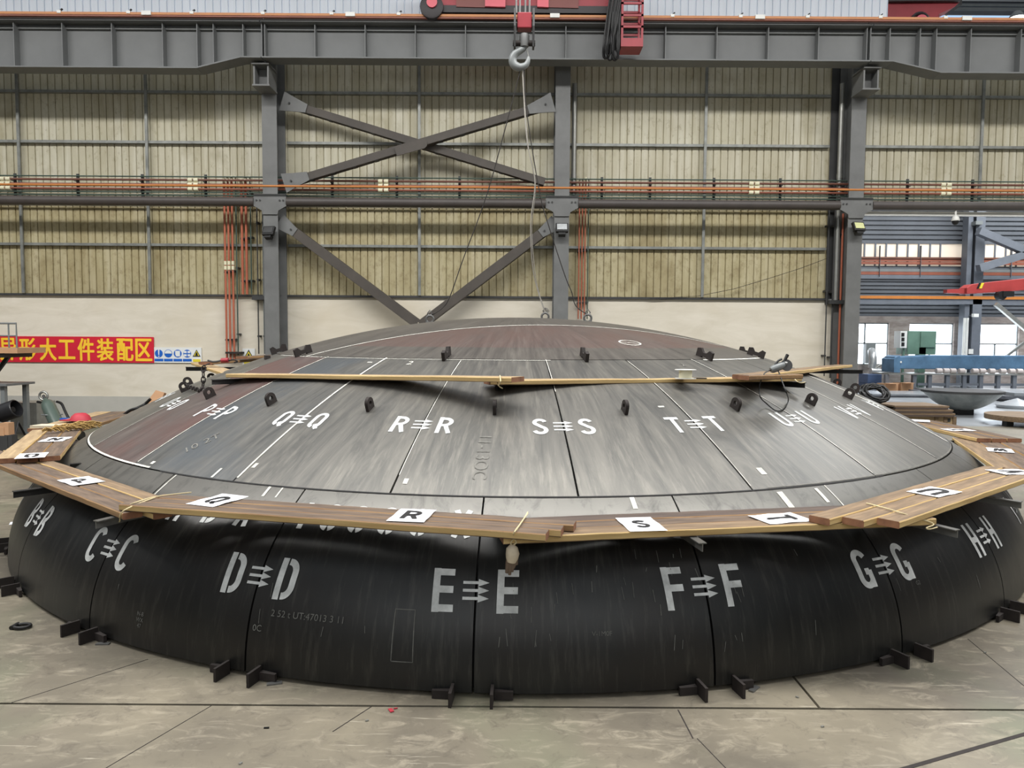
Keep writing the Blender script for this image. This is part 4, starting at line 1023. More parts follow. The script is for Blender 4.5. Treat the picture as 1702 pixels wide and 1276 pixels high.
# shackle and litter on the floor
P = PZ(37, 1040, .014)
t = thing('shackle', 'black bow shackle lying on the floor at left', 'shackle', P)
m = MB(); m.tube([P+Vector((.05*math.cos(rad(a)), .035*math.sin(rad(a)), 0)) for a in range(-140, 141, 20)], .011, 8); m.build('bow', 'black', t, smooth=50)
m = MB(); m.cyl(P+Vector((-.05, -.035, 0)), P+Vector((-.05, .035, 0)), .014, 8); m.build('pin', 'black', t, smooth=50)
lit = [((443, 1209), 'rod'), ((610, 1197), 'chip'), ((400, 1268), 'chip'), ((1325, 1158), 'chip'), ((1637, 1084), 'chip'), ((650, 1180), 'red'), ((1367, 1207), 'chip'), ((24, 869), 'paper')]
for (px, py), kd in lit:
    P = PZ(px, py, .004); m = MB()
    if kd == 'rod': m.box(P, (.025, .007, .006), .1); tag(m.build('electrode_stub', 'black', origin=P), 'short dark welding rod stub on the front floor', 'stub')
    elif kd == 'red': m.box(P, (.02, .035, .004), .5); m.box(P+Vector((.02, .02, 0)), (.02, .006, .004), .3); tag(m.build('tape_scrap', 'hat_red', origin=P), 'dark red tape scrap on the floor near the joint', 'scrap')
    elif kd == 'paper': m.box(P, (.08, .12, .004), .5); tag(m.build('paper_scrap', 'paper', origin=P), 'pale paper scrap on the floor left of the head', 'scrap')
    else:
        m.box(P, (.016, .008, .006), px); where = {610: 'just right of the thin diagonal joint', 400: 'at the bottom edge of the photo, left', 1325: 'in front of the rim near the dark joint', 1637: 'on the floor at right below the H letters', 1367: 'on the front floor at right'}[px]
        tag(m.build('metal_chip', 'galv', origin=P), 'small pale metal chip ' + where, 'chip')

# ------------------------------------------------------------------ overhead crane: end carriage, hook block, slings
cz0 = gz(33)
t = thing('overhead_crane', 'red end carriage of the overhead crane standing on the runway girder', 'crane', (.35, YG, cz0))
x0, x1 = PY(706, 20, YG-.35).x, PY(1022, 20, YG-.35).x
m = MB(); mx = frame((0, YG, 0), (1, 0, 0), (0, 0, 1)); m.prism([(x0+.3, cz0+.13), (x1, cz0+.13), (x1, cz0+1.0), (x0-.0, cz0+1.0), (x0+.0, cz0+.35)], mx, -.28, .28); m.build('carriage_beam', 'crane_red', t, bevel=.015)
m = MB(); m.bb((x0+.3, YG-.31, cz0-.0), (x1, YG+.2, cz0+.13)); m.build('rail_guard', 'wheel_dark', t)
for xa, xb, mt in ((758, 806, 'crane_brown'), (806, 840, 'crane_pink'), (893, 912, 'crane_pink'), (912, 962, 'crane_brown')):
    a, b = PY(xa, 10, YG-.4).x, PY(xb, 10, YG-.4).x; m = MB(); mx = frame((0, YG-.3, 0), (1, 0, 0), (0, 0, 1)); zz = gz(23)
    m.prism([(a, zz-.02), (b, zz-.03), (b, zz+.8), (a, zz+.8)], mx, 0, .06 if mt == 'crane_pink' else .03); m.build('girder_end_plate', mt, t)
Rw = Matrix.Rotation(PI/2, 3, 'X')
for px in (716,):
    c = PY(px, 15, YG-.33); m = MB(); m.lathe([(.0, -.06), (.19, -.06), (.22, -.05), (.22, .05), (.19, .06), (0, .06)], c+Vector((.02, 0, .03)), 28, Rw); m.build('wheel', 'wheel_dark', t, smooth=40)
    m = MB(); m.lathe([(0, .05), (.1, .05), (.1, .1), (0, .1)], c+Vector((.03, 0, .09)), 20, Rw); m.build('wheel_hub', 'crane_pink', t, smooth=40)
# inspection cage with ladder
t = thing('access_cage', 'red steel access cage hanging from the crane beside the cable bundle', 'cage', PY(1050, 76, YG-.6))
Yc = YG-.7; a = PY(1032, 76, Yc); b = PY(1069, 66, Yc); wx0, wx1 = a.x, b.x; zl = PY(1050, 63, Yc).z; zh = 9.4
m = MB()
m.bb((wx0, Yc, PY(1050, 77, Yc).z), (wx1, Yc+.4, zl)); m.build('floor_box', 'crane_red', t)
for x in (wx0+.02, wx1-.02):
    for y in (Yc+.02, Yc+.38): m = MB(); m.bb((x-.02, y-.02, zl), (x+.02, y+.02, zh)); m.build('corner_post', 'crane_red', t)
for py in (44, 25, 5, -16):
    z = PY(1050, py, Yc).z; m = MB(); m.bb((wx0, Yc, z-.02), (wx1, Yc+.03, z+.02)); m.build('rail', 'crane_red', t)
    m = MB(); m.bb((wx0+.0, Yc+.37, z-.02), (wx1, Yc+.4, z+.02)); m.build('rail', 'crane_red', t)
    for q, x in enumerate((wx0+.02, wx1-.02)): m = MB(); m.beam((x, Yc+.02, z), (x, Yc+.38, z+.22), .03, .03); m.build('side_rail', 'crane_red', t)
# cable bundle
t = thing('cable_bundle', 'dark bundle of crane cables looped beside the red cage', 'cable', PY(1015, 60, YG-.62))
rnd = random.Random(5)
for j in range(9):
    px = 1004+j*2.6; m = MB(); yy = YG-.66+rnd.uniform(-.05, .05); lo = rnd.uniform(84, 102)
    m.tube(catmull([PY(px+14, -30, yy), PY(px+6, 20, yy), PY(px+rnd.uniform(-1, 1), 60, yy), PY(px-2, lo-8, yy), PY(px+2, lo, yy), PY(px+6, lo-8, yy), PY(px+7, 50, yy), PY(px+9, 20, yy)], 6), .016, 6); m.build('cable', 'black_rubber', t, smooth=60)
# hook block
HX = Vector((.13, 9.0, 0)); 
def hp(px, py): return PY(px, py, 9.0)
t = thing('hook_block', 'crane hook block with red sheave housing hanging on steel ropes above the dome', 'hook', hp(868, 100))
m = MB(); zA, zB = hp(868, 24).z, hp(868, 50).z; m.bb((hp(860, 0).x, 8.93, zB), (hp(884, 0).x, 9.07, zA)); m.build('sheave_housing', 'crane_red', t, bevel=.01)
for px in (856, 887):
    m = MB(); x = hp(px, 0).x; mx = frame((x, 9.0, 0), (0, 1, 0), (0, 0, 1)); zt_, zb_ = hp(868, 18).z, hp(868, 80).z
    m.prism([(-.06, zb_), (.06, zb_), (.11, (zt_+zb_)/2), (.08, zt_), (-.08, zt_), (-.11, (zt_+zb_)/2)], mx, -.012, .012); m.build('cheek_plate', 'dark_grey', t)
m = MB(); m.cyl((hp(853, 0).x, 9, hp(868, 72).z), (hp(890, 0).x, 9, hp(868, 72).z), .035, 14); m.build('trunnion', 'rust_dark', t, smooth=40)
m = MB(); m.lathe([(.05, -.05), (.06, 0), (.06, .08), (.05, .1)], Vector((hp(872, 0).x, 9, hp(868, 71).z)), 20); m.build('swivel_nut', 'column_grey', t, smooth=40)
hc = hp(868, 99)
pl = [(8, -26), (6, -19), (0, -15), (-9, -9), (-13, 0), (-10, 9), (-1, 13), (9, 9), (13, 0), (13, -5)]
pts = catmull([hp(865+x, 99+y) for x, y in pl], 6); n = len(pts)
m = MB(); m.tube(pts, [(.026+.026*math.sin(min(1, i/(n*.62))*PI*.5) if i < n*.62 else .052*(1-(i/n-.62)/.38*.8)) for i in range(n)], 12); m.build('hook', 'grey_pipe', t, smooth=60)
m = MB(); m.beam(hp(876, 83), hp(879, 97), .02, .012); m.build('safety_latch', 'galv', t)
for px in (858, 864, 873, 880):
    m = MB(); m.cyl(hp(px, 22), Vector((hp(px, 22).x, 9.0, 11.5)), .011, 8); m.build('hoist_rope', 'steel_bright', t)
# slings
def sling(label, pts, mt, r=.0065, top=None):
    pts = catmull(pts, 8); tt = thing('wire_sling', label, 'sling', pts[0], 'wire slings on the crane hook'); m = MB(); m.tube(pts, r, 6); m.build('wire', mt, tt, smooth=60)
    m = MB(); e = pts[-1]; m.tube([e+Vector((.0, 0, .07)), e+Vector((.03, 0, .03)), e, e+Vector((-.03, 0, .03))], r*1.3, 6, closed=True); m.build('eye', 'steel_bright', tt, smooth=60); return tt
e1 = Vector((.42, 9.3, zr(.45)+.08))
sling('pale wire sling from the hook to the eye on top of the dome', [hp(868, 110), hp(870, 150), hp(876, 235), PY(889, 302, 9.05), PY(882, 370, 9.1), PY(885, 440, 9.2), PY(893, 480, 9.25), e1], 'rope_white')
sling('second pale wire sling running close beside the first to the dome eye', [hp(869, 112), hp(872, 170), hp(879, 250), PY(890, 306, 9.06), PY(884, 380, 9.12), PY(889, 450, 9.2), PY(897, 490, 9.28), e1+Vector((.02, .02, 0))], 'rope_white', .0045)
sling('dark wire sling slanting left from the hook to the left dome eye', [hp(866, 112), hp(855, 155), hp(820, 287), hp(800, 350), hp(770, 430), hp(748, 492), hp(735, 512), Vector((-1.02, 8.95, zr(1.1)+.08))], 'rope_dark')
sling('dark wire sling slanting right from the hook to the right dome eye', [hp(871, 112), hp(876, 190), hp(897, 320), hp(912, 375), hp(938, 455), hp(950, 485), hp(957, 508), Vector((.93, 8.95, zr(.87)+.08))], 'rope_dark')

# ------------------------------------------------------------------ banner and safety sign on the pale wall
YBN = YW-.03
tl = PY(255, 560, YBN); bl = PY(255, 603, YBN); xl_ = PY(-62, 560, YBN).x
t = thing('banner', 'long red banner with yellow Chinese characters on the pale wall', 'banner', (xl_, YBN, bl.z))
m = MB(); m.bb((xl_, YBN, bl.z), (tl.x, YBN+.02, tl.z)); m.build('banner_sheet', 'banner_red', t)
hh = tl.z-bl.z; px_c = [14, 46, 80, 111, 143, 175, 208, 239]
for ch, px in zip('异形大工件装配区', px_c):
    vs, fs = text_geo(ch, hh*.86); cx = PY(px, 580, YBN).x
    mnx = min(v[0] for v in vs); mxx = max(v[0] for v in vs); mny = min(v[1] for v in vs); mxy = max(v[1] for v in vs)
    sz = hh*.84/(mxy-mny) if ch != '工' else hh*.72/(mxy-mny); sx_ = min(sz, hh*.61/(mxx-mnx)); m = MB()
    for i_, (dx, dz) in enumerate(((0, 0), (.012, 0), (-.012, 0), (0, .009), (0, -.009), (.009, .007), (-.009, .007), (.009, -.007), (-.009, -.007))):
        m.add([(cx+dx+(x-(mnx+mxx)/2)*sx_, YBN-.003-i_*.0004, (tl.z+bl.z)/2+dz+(y-(mny+mxy)/2)*sz) for x, y in vs], fs)
    m.build('banner_character', 'banner_yellow', t)
def sign(px0, px1, py0, py1, label, icons, n=5):
    a = PY(px0, py0, YBN); b = PY(px1, py1, YBN); t = thing('safety_sign', label, 'sign', (a.x, YBN, b.z))
    m = MB(); m.bb((a.x, YBN, b.z), (b.x, YBN+.02, a.z)); m.build('board', 'sign_white', t)
    W_ = b.x-a.x; H_ = a.z-b.z; cw = W_/n; mxf = lambda x, z: frame((x, YBN-.001, z), (1, 0, 0), (0, 0, 1))
    for i in icons:
        cx = a.x+cw*((i if n == 5 else 0)+.5); cz = a.z-H_*.40; r = min(cw*.42, H_*.34)
        if i < 4:
            m = MB(); m.prism([(r*math.cos(k_*PI/14), r*math.sin(k_*PI/14)) for k_ in range(28)], mxf(cx, cz), 0, .003); m.build('mandatory_disc', 'sign_blue', t)
            m = MB()
            if i == 0: m.prism([(-.014, .09), (.014, .09), (.01, -.03), (-.01, -.03)], mxf(cx, cz), .003, .006); m.prism([(.013*math.cos(k_*PI/5), -.06+.013*math.sin(k_*PI/5)) for k_ in range(10)], mxf(cx, cz), .003, .006)
            elif i == 1: m.prism([(-.075, .0)]+[(.075*math.cos(rad(180-k_*18)), .075*math.sin(rad(180-k_*18))) for k_ in range(1, 10)]+[(.075, 0)], mxf(cx, cz), .003, .006)
            elif i == 2: m.prism([(-.05, .06), (.05, .06), (.05, -.06), (-.03, -.06), (-.05, -.02)], mxf(cx, cz), .003, .006)
            else:
                for dx in (-.04, .04):
                    for dz in (-.035, .035): m.prism([(dx-.03, dz-.022), (dx+.03, dz-.022), (dx+.03, dz+.022), (dx-.03, dz+.022)], mxf(cx, cz), .003, .006)
            m.build('pictogram', 'sign_white', t)
            m = MB(); m.prism([(-cw*.46, -H_*.08), (cw*.46, -H_*.08), (cw*.46, H_*.09), (-cw*.46, H_*.09)], mxf(cx, a.z-H_*.83), 0, .003); m.build('caption_bar', 'sign_blue', t)
        else:
            def tri(s): return [(0, s), (s*.95, -s*.72), (-s*.95, -s*.72)]
            m = MB(); m.prism(tri(r*1.05), mxf(cx, cz), 0, .003); m.build('warning_triangle', 'black', t)
            m = MB(); m.prism(tri(r*.72), mxf(cx, cz), .003, .005); m.build('warning_field', 'sign_yellow', t)
            m = MB(); m.prism([(-.03, -.04), (.03, -.04), (.012, .03), (-.012, .03)], mxf(cx, cz), .005, .007); m.build('pictogram', 'black', t)
            m = MB(); m.prism([(-cw*.4, -H_*.09), (cw*.4, -H_*.09), (cw*.4, H_*.09), (-cw*.4, H_*.09)], mxf(cx, a.z-H_*.85), 0, .003); m.build('caption_bar', 'sign_yellow', t)
    return t
sign(256, 335, 577, 603, 'white safety sign with four blue discs and a warning triangle, right of the red banner', range(5))
sign(403, 424, 579, 606, 'small white warning sign with a triangle above the left upper planks', (4,), 1)

# ------------------------------------------------------------------ equipment at the left edge
YL_ = 13.6
def L_(px, py, Y=YL_): return PY(px, py, Y)
t = thing('mobile_platform', 'raised grey work platform with guard rail at the left edge', 'platform', (L_(20, 590).x, YL_, 0))
zf = L_(20, 581).z; xr_ = L_(53, 580).x
m = MB(); m.bb((xr_-2.2, YL_-.4, zf-.06), (xr_, YL_+.4, zf+.04)); m.build('deck', 'cardboard', t)
m = MB(); m.bb((xr_-2.2, YL_-.38, zf-.14), (xr_-.25, YL_+.38, zf-.06)); m.build('deck_frame', 'black', t)
ztop = L_(30, 538).z
m = MB(); m.tube([(xr_-2.2, YL_-.38, ztop+.0), (xr_-.02, YL_-.38, ztop), (xr_-.02, YL_-.38, zf)], .018, 8); m.build('guard_rail', 'grey_pipe', t, smooth=40)
m = MB(); zm = L_(30, 558).z; m.cyl((xr_-2.2, YL_-.38, zm), (xr_-.02, YL_-.38, zm), .014, 8); m.build('mid_rail', 'grey_pipe', t, smooth=40)
for px in (6, 22, 38): m = MB(); x = L_(px, 560).x; m.cyl((x, YL_-.38, zf), (x, YL_-.38, ztop), .014, 8); m.build('rail_post', 'grey_pipe', t, smooth=40)
m = MB(); m.beam(L_(18, 587), L_(-8, 622), .06, .06); m.build('strut', 'black', t)
for x in (xr_-1.0, xr_-2.0): m = MB(); m.bb((x-.05, YL_-.35, 0), (x+.05, YL_-.25, zf-.1)); m.build('leg', 'black', t)
t = thing('work_table', 'steel work table with an instruction sheet under the raised platform', 'table', (L_(0, 690).x, 13.4, 0))
xr2 = L_(23, 640, 13.4).x; zt2 = L_(10, 637, 13.4).z
m = MB(); m.bb((xr2-1.2, 13.2, zt2-.04), (xr2, 14.0, zt2)); m.build('table_top', 'girder_grey', t)
for x, y in ((xr2-.12, 13.3), (xr2-1.1, 13.3), (xr2-.12, 13.9), (xr2-1.1, 13.9)): m = MB(); m.bb((x-.04, y-.04, 0), (x+.04, y+.04, zt2-.04)); m.build('leg', 'grey_pipe', t)
m = MB(); m.bb((xr2-.6, 13.25, zt2-.45), (xr2-.2, 13.27, zt2-.08)); m.build('side_panel', 'grey_pipe', t)
# drum fan
fc = L_(14, 683, 12.9); t = thing('drum_fan', 'black drum shaped ventilation fan on a frame at the left edge', 'fan', (fc.x, 12.9, 0))
Ry = Matrix.Rotation(rad(70), 3, 'Y') @ Matrix.Rotation(0, 3, 'Z')
m = MB(); m.lathe([(.155, -.16), (.165, -.15), (.165, .15), (.155, .16), (.145, .16), (.145, -.16)], fc, 28, Ry); m.build('drum', 'fan_black', t, smooth=40)
m = MB()
for r in (.05, .1, .14): m.tube([fc+Ry @ Vector((r*math.cos(a*PI/12), r*math.sin(a*PI/12), -.14)) for a in range(24)], .006, 5, closed=True)
m.build('grille', 'black', t)
m = MB(); m.lathe([(.05, -.1), (.07, 0), (.05, .1)], fc, 14, Ry)
for a in range(5): m.box(fc+Ry @ Vector((.09*math.cos(a*2*PI/5), .09*math.sin(a*2*PI/5), 0)), (.1, .05, .01), mx=Ry @ Matrix.Rotation(a*2*PI/5, 3, 'Z') @ Matrix.Rotation(.5, 3, 'X'))
m.build('blades', 'black', t)
m = MB()
for dx in (-.2, .2):
    m.tube([fc+Vector((dx, -.2, -fc.z+.03)), fc+Vector((dx, -.05, -.19)), fc+Vector((dx, .2, -fc.z+.03))], .02, 8)
m.cyl(fc+Vector((-.2, -.2, -fc.z+.03)), fc+Vector((.2, -.2, -fc.z+.03)), .02, 8); m.cyl(fc+Vector((-.2, .2, -fc.z+.03)), fc+Vector((.2, .2, -fc.z+.03)), .02, 8); m.build('stand', 'black', t)
# grey cover sheet behind fan
P0, P1 = L_(16, 665, 14.3), L_(62, 712, 14.3)
t = thing('cabinet', 'pale grey metal cabinet behind the black drum fan', 'cabinet', ((P0.x+P1.x)/2, 14.3, 0))
m = MB(); m.bb((P0.x, 14.3, 0), (P1.x, 14.9, L_(40, 669, 14.3).z)); m.build('body', 'galv', t, bevel=.01)
m = MB(); m.bb((P0.x+.04, 14.29, .06), (P1.x-.04, 14.3, L_(40, 672, 14.3).z)); m.build('door', 'galv', t)
# gas cylinder on its trolley
B = PZ(94, 713, 0); B = Vector((PY(92, 700, 13.2).x, 13.2, 0)); T_ = PY(71, 656, 13.45)
t = thing('gas_cylinder', 'grey green gas cylinder leaning in a black trolley by the pale wall', 'cylinder', B)
ax = (PY(72, 657, 13.5)-PY(94, 703, 13.2)); base = PY(94, 703, 13.2); u = ax.normalized(); base = base-u*(base.z-.08)/u.z
Rz = u.to_track_quat('Z', 'Y').to_matrix(); ln = (PY(76, 670, 13.5)-base).length
m = MB(); m.lathe([(.0, 0), (.115, .0), (.118, .03), (.118, ln-.18), (.1, ln-.08), (.05, ln-.01), (.035, ln+.02), (0, ln+.02)], base, 24, Rz); m.build('bottle', 'cyl_green', t, smooth=45)
m = MB(); m.tube([base+u*(ln+.11)+Vector((.075*math.cos(a*PI/10), .0, .075*math.sin(a*PI/10))) for a in range(20)], .022, 8, closed=True); m.build('valve_guard', 'galv', t, smooth=45)
m = MB(); m.cyl(base+u*(ln+.0), base+u*(ln+.12), .025, 10); m.build('valve', 'dark_grey', t)
t2 = thing('cylinder_trolley', 'black two rail trolley holding the grey green gas cylinder', 'trolley', B)
side = Vector((1, .15, 0)).normalized(); bk = Vector((0, .12, 0))
for s in (-1, 1):
    o = side*s*.17
    m = MB(); m.tube(catmull([base+o+u*-.04+bk, base+o+u*.3+bk, base+o+u*(ln*.7)+bk, base+o+u*(ln*.88)+bk*1.3+side*s*-.02, base+o+u*(ln*.93)+side*-.12+bk*1.8], 5), .024, 8); m.build('side_rail', 'black', t2, smooth=50)
for q_ in (.3, .62): m = MB(); m.tube([base+u*ln*q_+side*.17*math.cos(rad(a))+Vector((0, -.12*math.sin(rad(a))*1.0+.0, 0)) for a in range(0, 181, 20)], .012, 6); m.build('hoop', 'grey_pipe', t2, smooth=50)
m = MB(); m.box(base+Vector((0, -.02, -.05)), (.34, .3, .02)); m.build('foot_plate', 'black', t2)
for s in (-1, 1): m = MB(); m.lathe([(0, -.025), (.09, -.025), (.1, 0), (.09, .025), (0, .025)], base+side*s*.23+Vector((0, .12, .02)), 20, Matrix.Rotation(PI/2, 3, 'Y')); m.build('wheel', 'black_rubber', t2, smooth=40)
P = PY(108, 700, 13.0); m = MB(); m.box((P.x, 13.0, P.z-.02), (.13, .1, .16), .2, ); m.bb((P.x-.02, 12.98, 0), (P.x+.02, 13.02, P.z-.1)); tag(m.build('warning_tag', 'sign_blue', origin=(P.x, 13, 0)), 'small blue box on a post right of the gas cylinder', 'box')
# round tank edge, boxes at the left edge on the floor
P = PZ(2, 738, 0)
t = thing('steel_ring', 'low brown steel ring on the floor at the left edge behind the walkway', 'ring', Vector((-10.2, 11.9, 0)))
m = MB(); m.lathe([(.7, .02), (.95, .3), (.92, .3), (.67, .02)], (-10.0, 11.6, 0), 40); m.build('ring_wall', 'rust_dark', t, smooth=40)
for (px, py, lab, mt, d) in ((4, 716, 'small cardboard box at the left edge by the fan', 'cardboard', (.16, .16, .14)), (12, 712, 'second small cardboard box beside the first at the left edge', 'cardboard', (.14, .14, .2))):
    P = PY(px, py, 11.9); t = thing('cardboard_box', lab, 'box', (P.x, 11.9, 0))
    m = MB(); m.bb((P.x-d[0]/2, 11.9-d[1]/2, P.z-d[2]/2), (P.x+d[0]/2, 11.9+d[1]/2, P.z+d[2]/2)); m.build('carton', mt, t)
    m = MB(); m.bb((P.x-d[0]/2-.05, 11.9-d[1]/2, 0), (P.x+d[0]/2+.05, 11.9+d[1]/2, P.z-d[2]/2)); m.build('pedestal', 'dark_grey', t)
m = MB(); m.bb((-9.6, 12.4, 0), (-7.6, 12.9, .06)); tag(m.build('steel_bar_stock', 'rust_dark', origin=(-8.6, 12.6, 0)), 'dark steel flat lying on the floor behind the left walkway', 'bar')

# ------------------------------------------------------------------ the far hall seen through the opening
YF = 32.0
def F(px, py, Y=YF): return PY(px, py, Y)
def boxpx(m, px0, py0, px1, py1, Y, d):
    a, b = F(px0, py1, Y), F(px1, py0, Y); m.bb((a.x, Y, a.z), (b.x, Y+d, b.z)); return m
xs0 = F(1380, 600).x; xs1 = 45
zsill, zhead, ztopb = F(1550, 607).z, F(1550, 537).z, F(1550, 526).z
wins = [(1421, 1477), (1511, 1585), (1620, 1693), (1728, 1800)]
m = MB(); m.bb((8, YF, 0), (xs1, YF+.3, zsill)); m.bb((8, YF, zhead), (xs1, YF+.3, ztopb)); xp = 8
for a, b in wins: m.bb((xp, YF, zsill), (F(a, 570).x, YF+.3, zhead)); xp = F(b, 570).x
m.bb((xp, YF, zsill), (xs1, YF+.3, zhead)); S_(m.build('wall_far', 'brick'))
for i, (a, b) in enumerate(wins):
    x0, x1 = F(a, 570).x, F(b, 570).x; m = MB(); zc1 = F(1550, 571).z; xc1 = x0+(x1-x0)*(.32 if i == 0 else .5)
    m.bb((x0, YF+.1, zc1-.03), (x1, YF+.16, zc1+.03)); m.bb((xc1-.03, YF+.1, zsill), (xc1+.03, YF+.16, zhead if i == 0 else zc1))
    for q in (x0, x1): m.bb((q-.03, YF+.08, zsill), (q+.03, YF+.16, zhead))
    m.bb((x0, YF+.08, zsill), (x1, YF+.16, zsill+.05)); m.bb((x0, YF+.08, zhead-.05), (x1, YF+.16, zhead))
    o = S_(m.build('window_%d' % (i+1), 'grey_pipe', origin=(x0, YF, zsill)))
    m = MB(); m.bb((x0, YF+.2, zsill), (x1, YF+.21, zhead)); m.build('pane', 'daylight_pane', o)
def louvre(name, z0, z1, Y=YF+.0, pitch=.16, x0=8, x1=45):
    m = MB(); n = int((z1-z0)/pitch); p = (z1-z0)/n; base = 0
    for i in range(n):
        z = z0+i*p; b = len(m.v); m.v += [Vector((x0, Y, z)), Vector((x1, Y, z)), Vector((x1, Y, z+p*.6)), Vector((x0, Y, z+p*.6)), Vector((x1, Y+.06, z+p*.7)), Vector((x0, Y+.06, z+p*.7)), Vector((x1, Y+.06, z+p)), Vector((x0, Y+.06, z+p))]
        m.f += [[b, b+1, b+2, b+3], [b+3, b+2, b+4, b+5], [b+5, b+4, b+6, b+7]]; m.mi += [0]*3
    return S_(m.build(name, 'hall_clad'))
zs0, zs1 = F(1550, 442).z, F(1550, 405).z
louvre('wall_far_cladding', ztopb, zs0); louvre('wall_far_cladding', zs1, F(1550, 38).z-.5, pitch=.2)
m = MB(); m.bb((8, YF+.05, zs0), (45, YF+.07, zs1)); o = S_(m.build('window_5', 'daylight_strip'))
for px in (1437, 1455, 1473, 1491, 1509, 1527, 1546, 1563, 1636, 1654, 1672, 1690):
    m = MB(); x = F(px, 425).x; m.bb((x-.03, YF+.0, zs0), (x+.03, YF+.05, zs1)); m.build('mullion', 'hall_steel', o)
zc0, zc1 = F(1620, 41).z, F(1620, 25).z
louvre('wall_far_cladding', zc1, zc1+4, pitch=.3)
m = MB(); m.bb((8, YF+.05, F(1550, 38).z-.5), (45, YF+.07, zc1)); S_(m.build('window_6', 'daylight_blue'))
for py in (8, 14): m = MB(); z = F(1620, py, 30).z; m.bb((8, 30, z-.05), (45, 30.1, z+.04)); tag(m.build('roof_purlin', 'grey_pipe', origin=(20, 30, z)), '%s pale purlin of the far hall roof, above the blue skylight' % ('upper' if py == 8 else 'lower'), 'purlin', 'far hall roof purlins')
P = F(1690, 30, 29); m = MB(); m.lathe([(0, .3), (.12, .25), (.3, .02), (.28, 0), (0, 0)], P, 24); o = tag(m.build('bay_lamp', 'grey_pipe', origin=P, smooth=40), 'glaring high bay lamp at the top right corner of the far hall', 'lamp'); m = MB(); m.lathe([(0, -.02), (.27, -.02), (.27, .0), (0, .0)], P, 24); m.build('lamp_lens', 'lamp_on', o)
# steel columns, rails and pipes on the far wall
def fbar(name, label, cat, px0, py0, px1, py1, Y, d, mt, group=None):
    m = MB(); boxpx(m, px0, py0, px1, py1, Y, d); a = F((px0+px1)/2, py1, Y); return tag(m.build(name, mt, origin=a), label, cat, group)
t = thing('steel_column', 'steel column of the far hall between its windows', 'column', (F(1606, 600, 31).x, 31, 0))
m = MB(); a, b = F(1613, 600, 31).x, F(1628, 600, 31).x; m.bb((a, 31, 0), (b, 31.04, 9)); m.bb((a, 31.5, 0), (b, 31.54, 9)); m.bb(((a+b)/2-.02, 31.04, 0), ((a+b)/2+.02, 31.5, 9)); m.build('front_shaft', 'hall_steel', t)
m = MB(); a2 = F(1600, 600, 31.1).x; m.bb((a2, 31.1, 0), (a2+.2, 31.5, 9)); m.build('rear_shaft', 'hall_steel', t)
m = MB(); boxpx(m, 1622, 367, 1634, 373, 30.8, .3); m.build('seat_bracket', 'grey_pipe', t)
for px in (1599, 1604): m = MB(); x = F(px, 600, 31).x; m.cyl((x, 30.95, 0), (x, 30.95, 3.0), .05, 8); m.build('conduit', 'white_plastic', t, smooth=40)
fbar('crane_girder', 'crane girder with yellow edge along the far hall wall', 'girder', 1380, 497, 1900, 504, 31.0, .3, 'hall_steel')
fbar('conductor_rail', 'orange conductor rail on the far hall wall above the windows', 'rail', 1380, 494, 1900, 495.6, 30.95, .06, 'orange_pipe')
for py, mt, lab, hgt in ((433, 'red_pipe', 'upper red pipe across the bright strip of the far hall', .9), (438, 'red_pipe', 'middle red pipe across the bright strip of the far hall', 1.0), (430, 'brown_pipe', 'thin brown pipe above the red pipes in the far hall', 1), (450, 'grey_pipe', 'pale pipe just below the bright strip of the far hall', 1.2), (455, 'red_pipe', 'dull red pipe below the pale pipe in the far hall', 1.6), (461, 'hall_steel', 'grey pipe under the dull red pipe in the far hall', 3)):
    fbar('wall_pipe', lab, 'pipe', 1380, py-hgt/2, 1900, py+hgt/2, 31.93, .05, mt, 'far hall wall pipes')
for px in (1463, 1531, 1682): fbar('hanger_rod', 'thin vertical rod on the far hall wall, ' + {1463: 'leftmost', 1531: 'middle', 1682: 'rightmost'}[px], 'rod', px-.8, 408, px+.8, 460, 31.88, .13, 'hall_steel')
for (a, b, lab, mt, wd) in (((1626, 384), (1720, 424), 'upper diagonal brace right of the far hall column', 'hall_steel', .3), ((1626, 446), (1720, 418), 'lower diagonal brace right of the far hall column', 'hall_steel', .3), ((1655, 505), (1720, 560), 'pale diagonal pole crossing the right window of the far hall', 'galv', .16), ((1672, 592), (1720, 556), 'thin pale diagonal pole below the crossing pole at right', 'galv', .1)):
    A_, B_ = F(*a, 30.6), F(*b, 30.6); m = MB(); m.beam(A_, B_, wd, wd); tag(m.build('diagonal_brace', mt, origin=A_), lab, 'brace', 'far hall braces')
t = thing('floodlight', 'small floodlight on the far hall column', 'floodlight', F(1621, 524, 30.7)); m = MB(); P = F(1621, 524, 30.7); m.box(P, (.28, .1, .14), .3); m.build('housing', 'white_plastic', t); m = MB(); m.beam(P, P+Vector((0, .4, 0)), .05, .05); m.build('arm', 'hall_steel', t)
m = MB(); boxpx(m, 1610, 580, 1618, 588, 30.9, .03); tag(m.build('notice', 'white_plastic', origin=F(1614, 588, 30.9)), 'small white notice on the far hall column', 'notice')
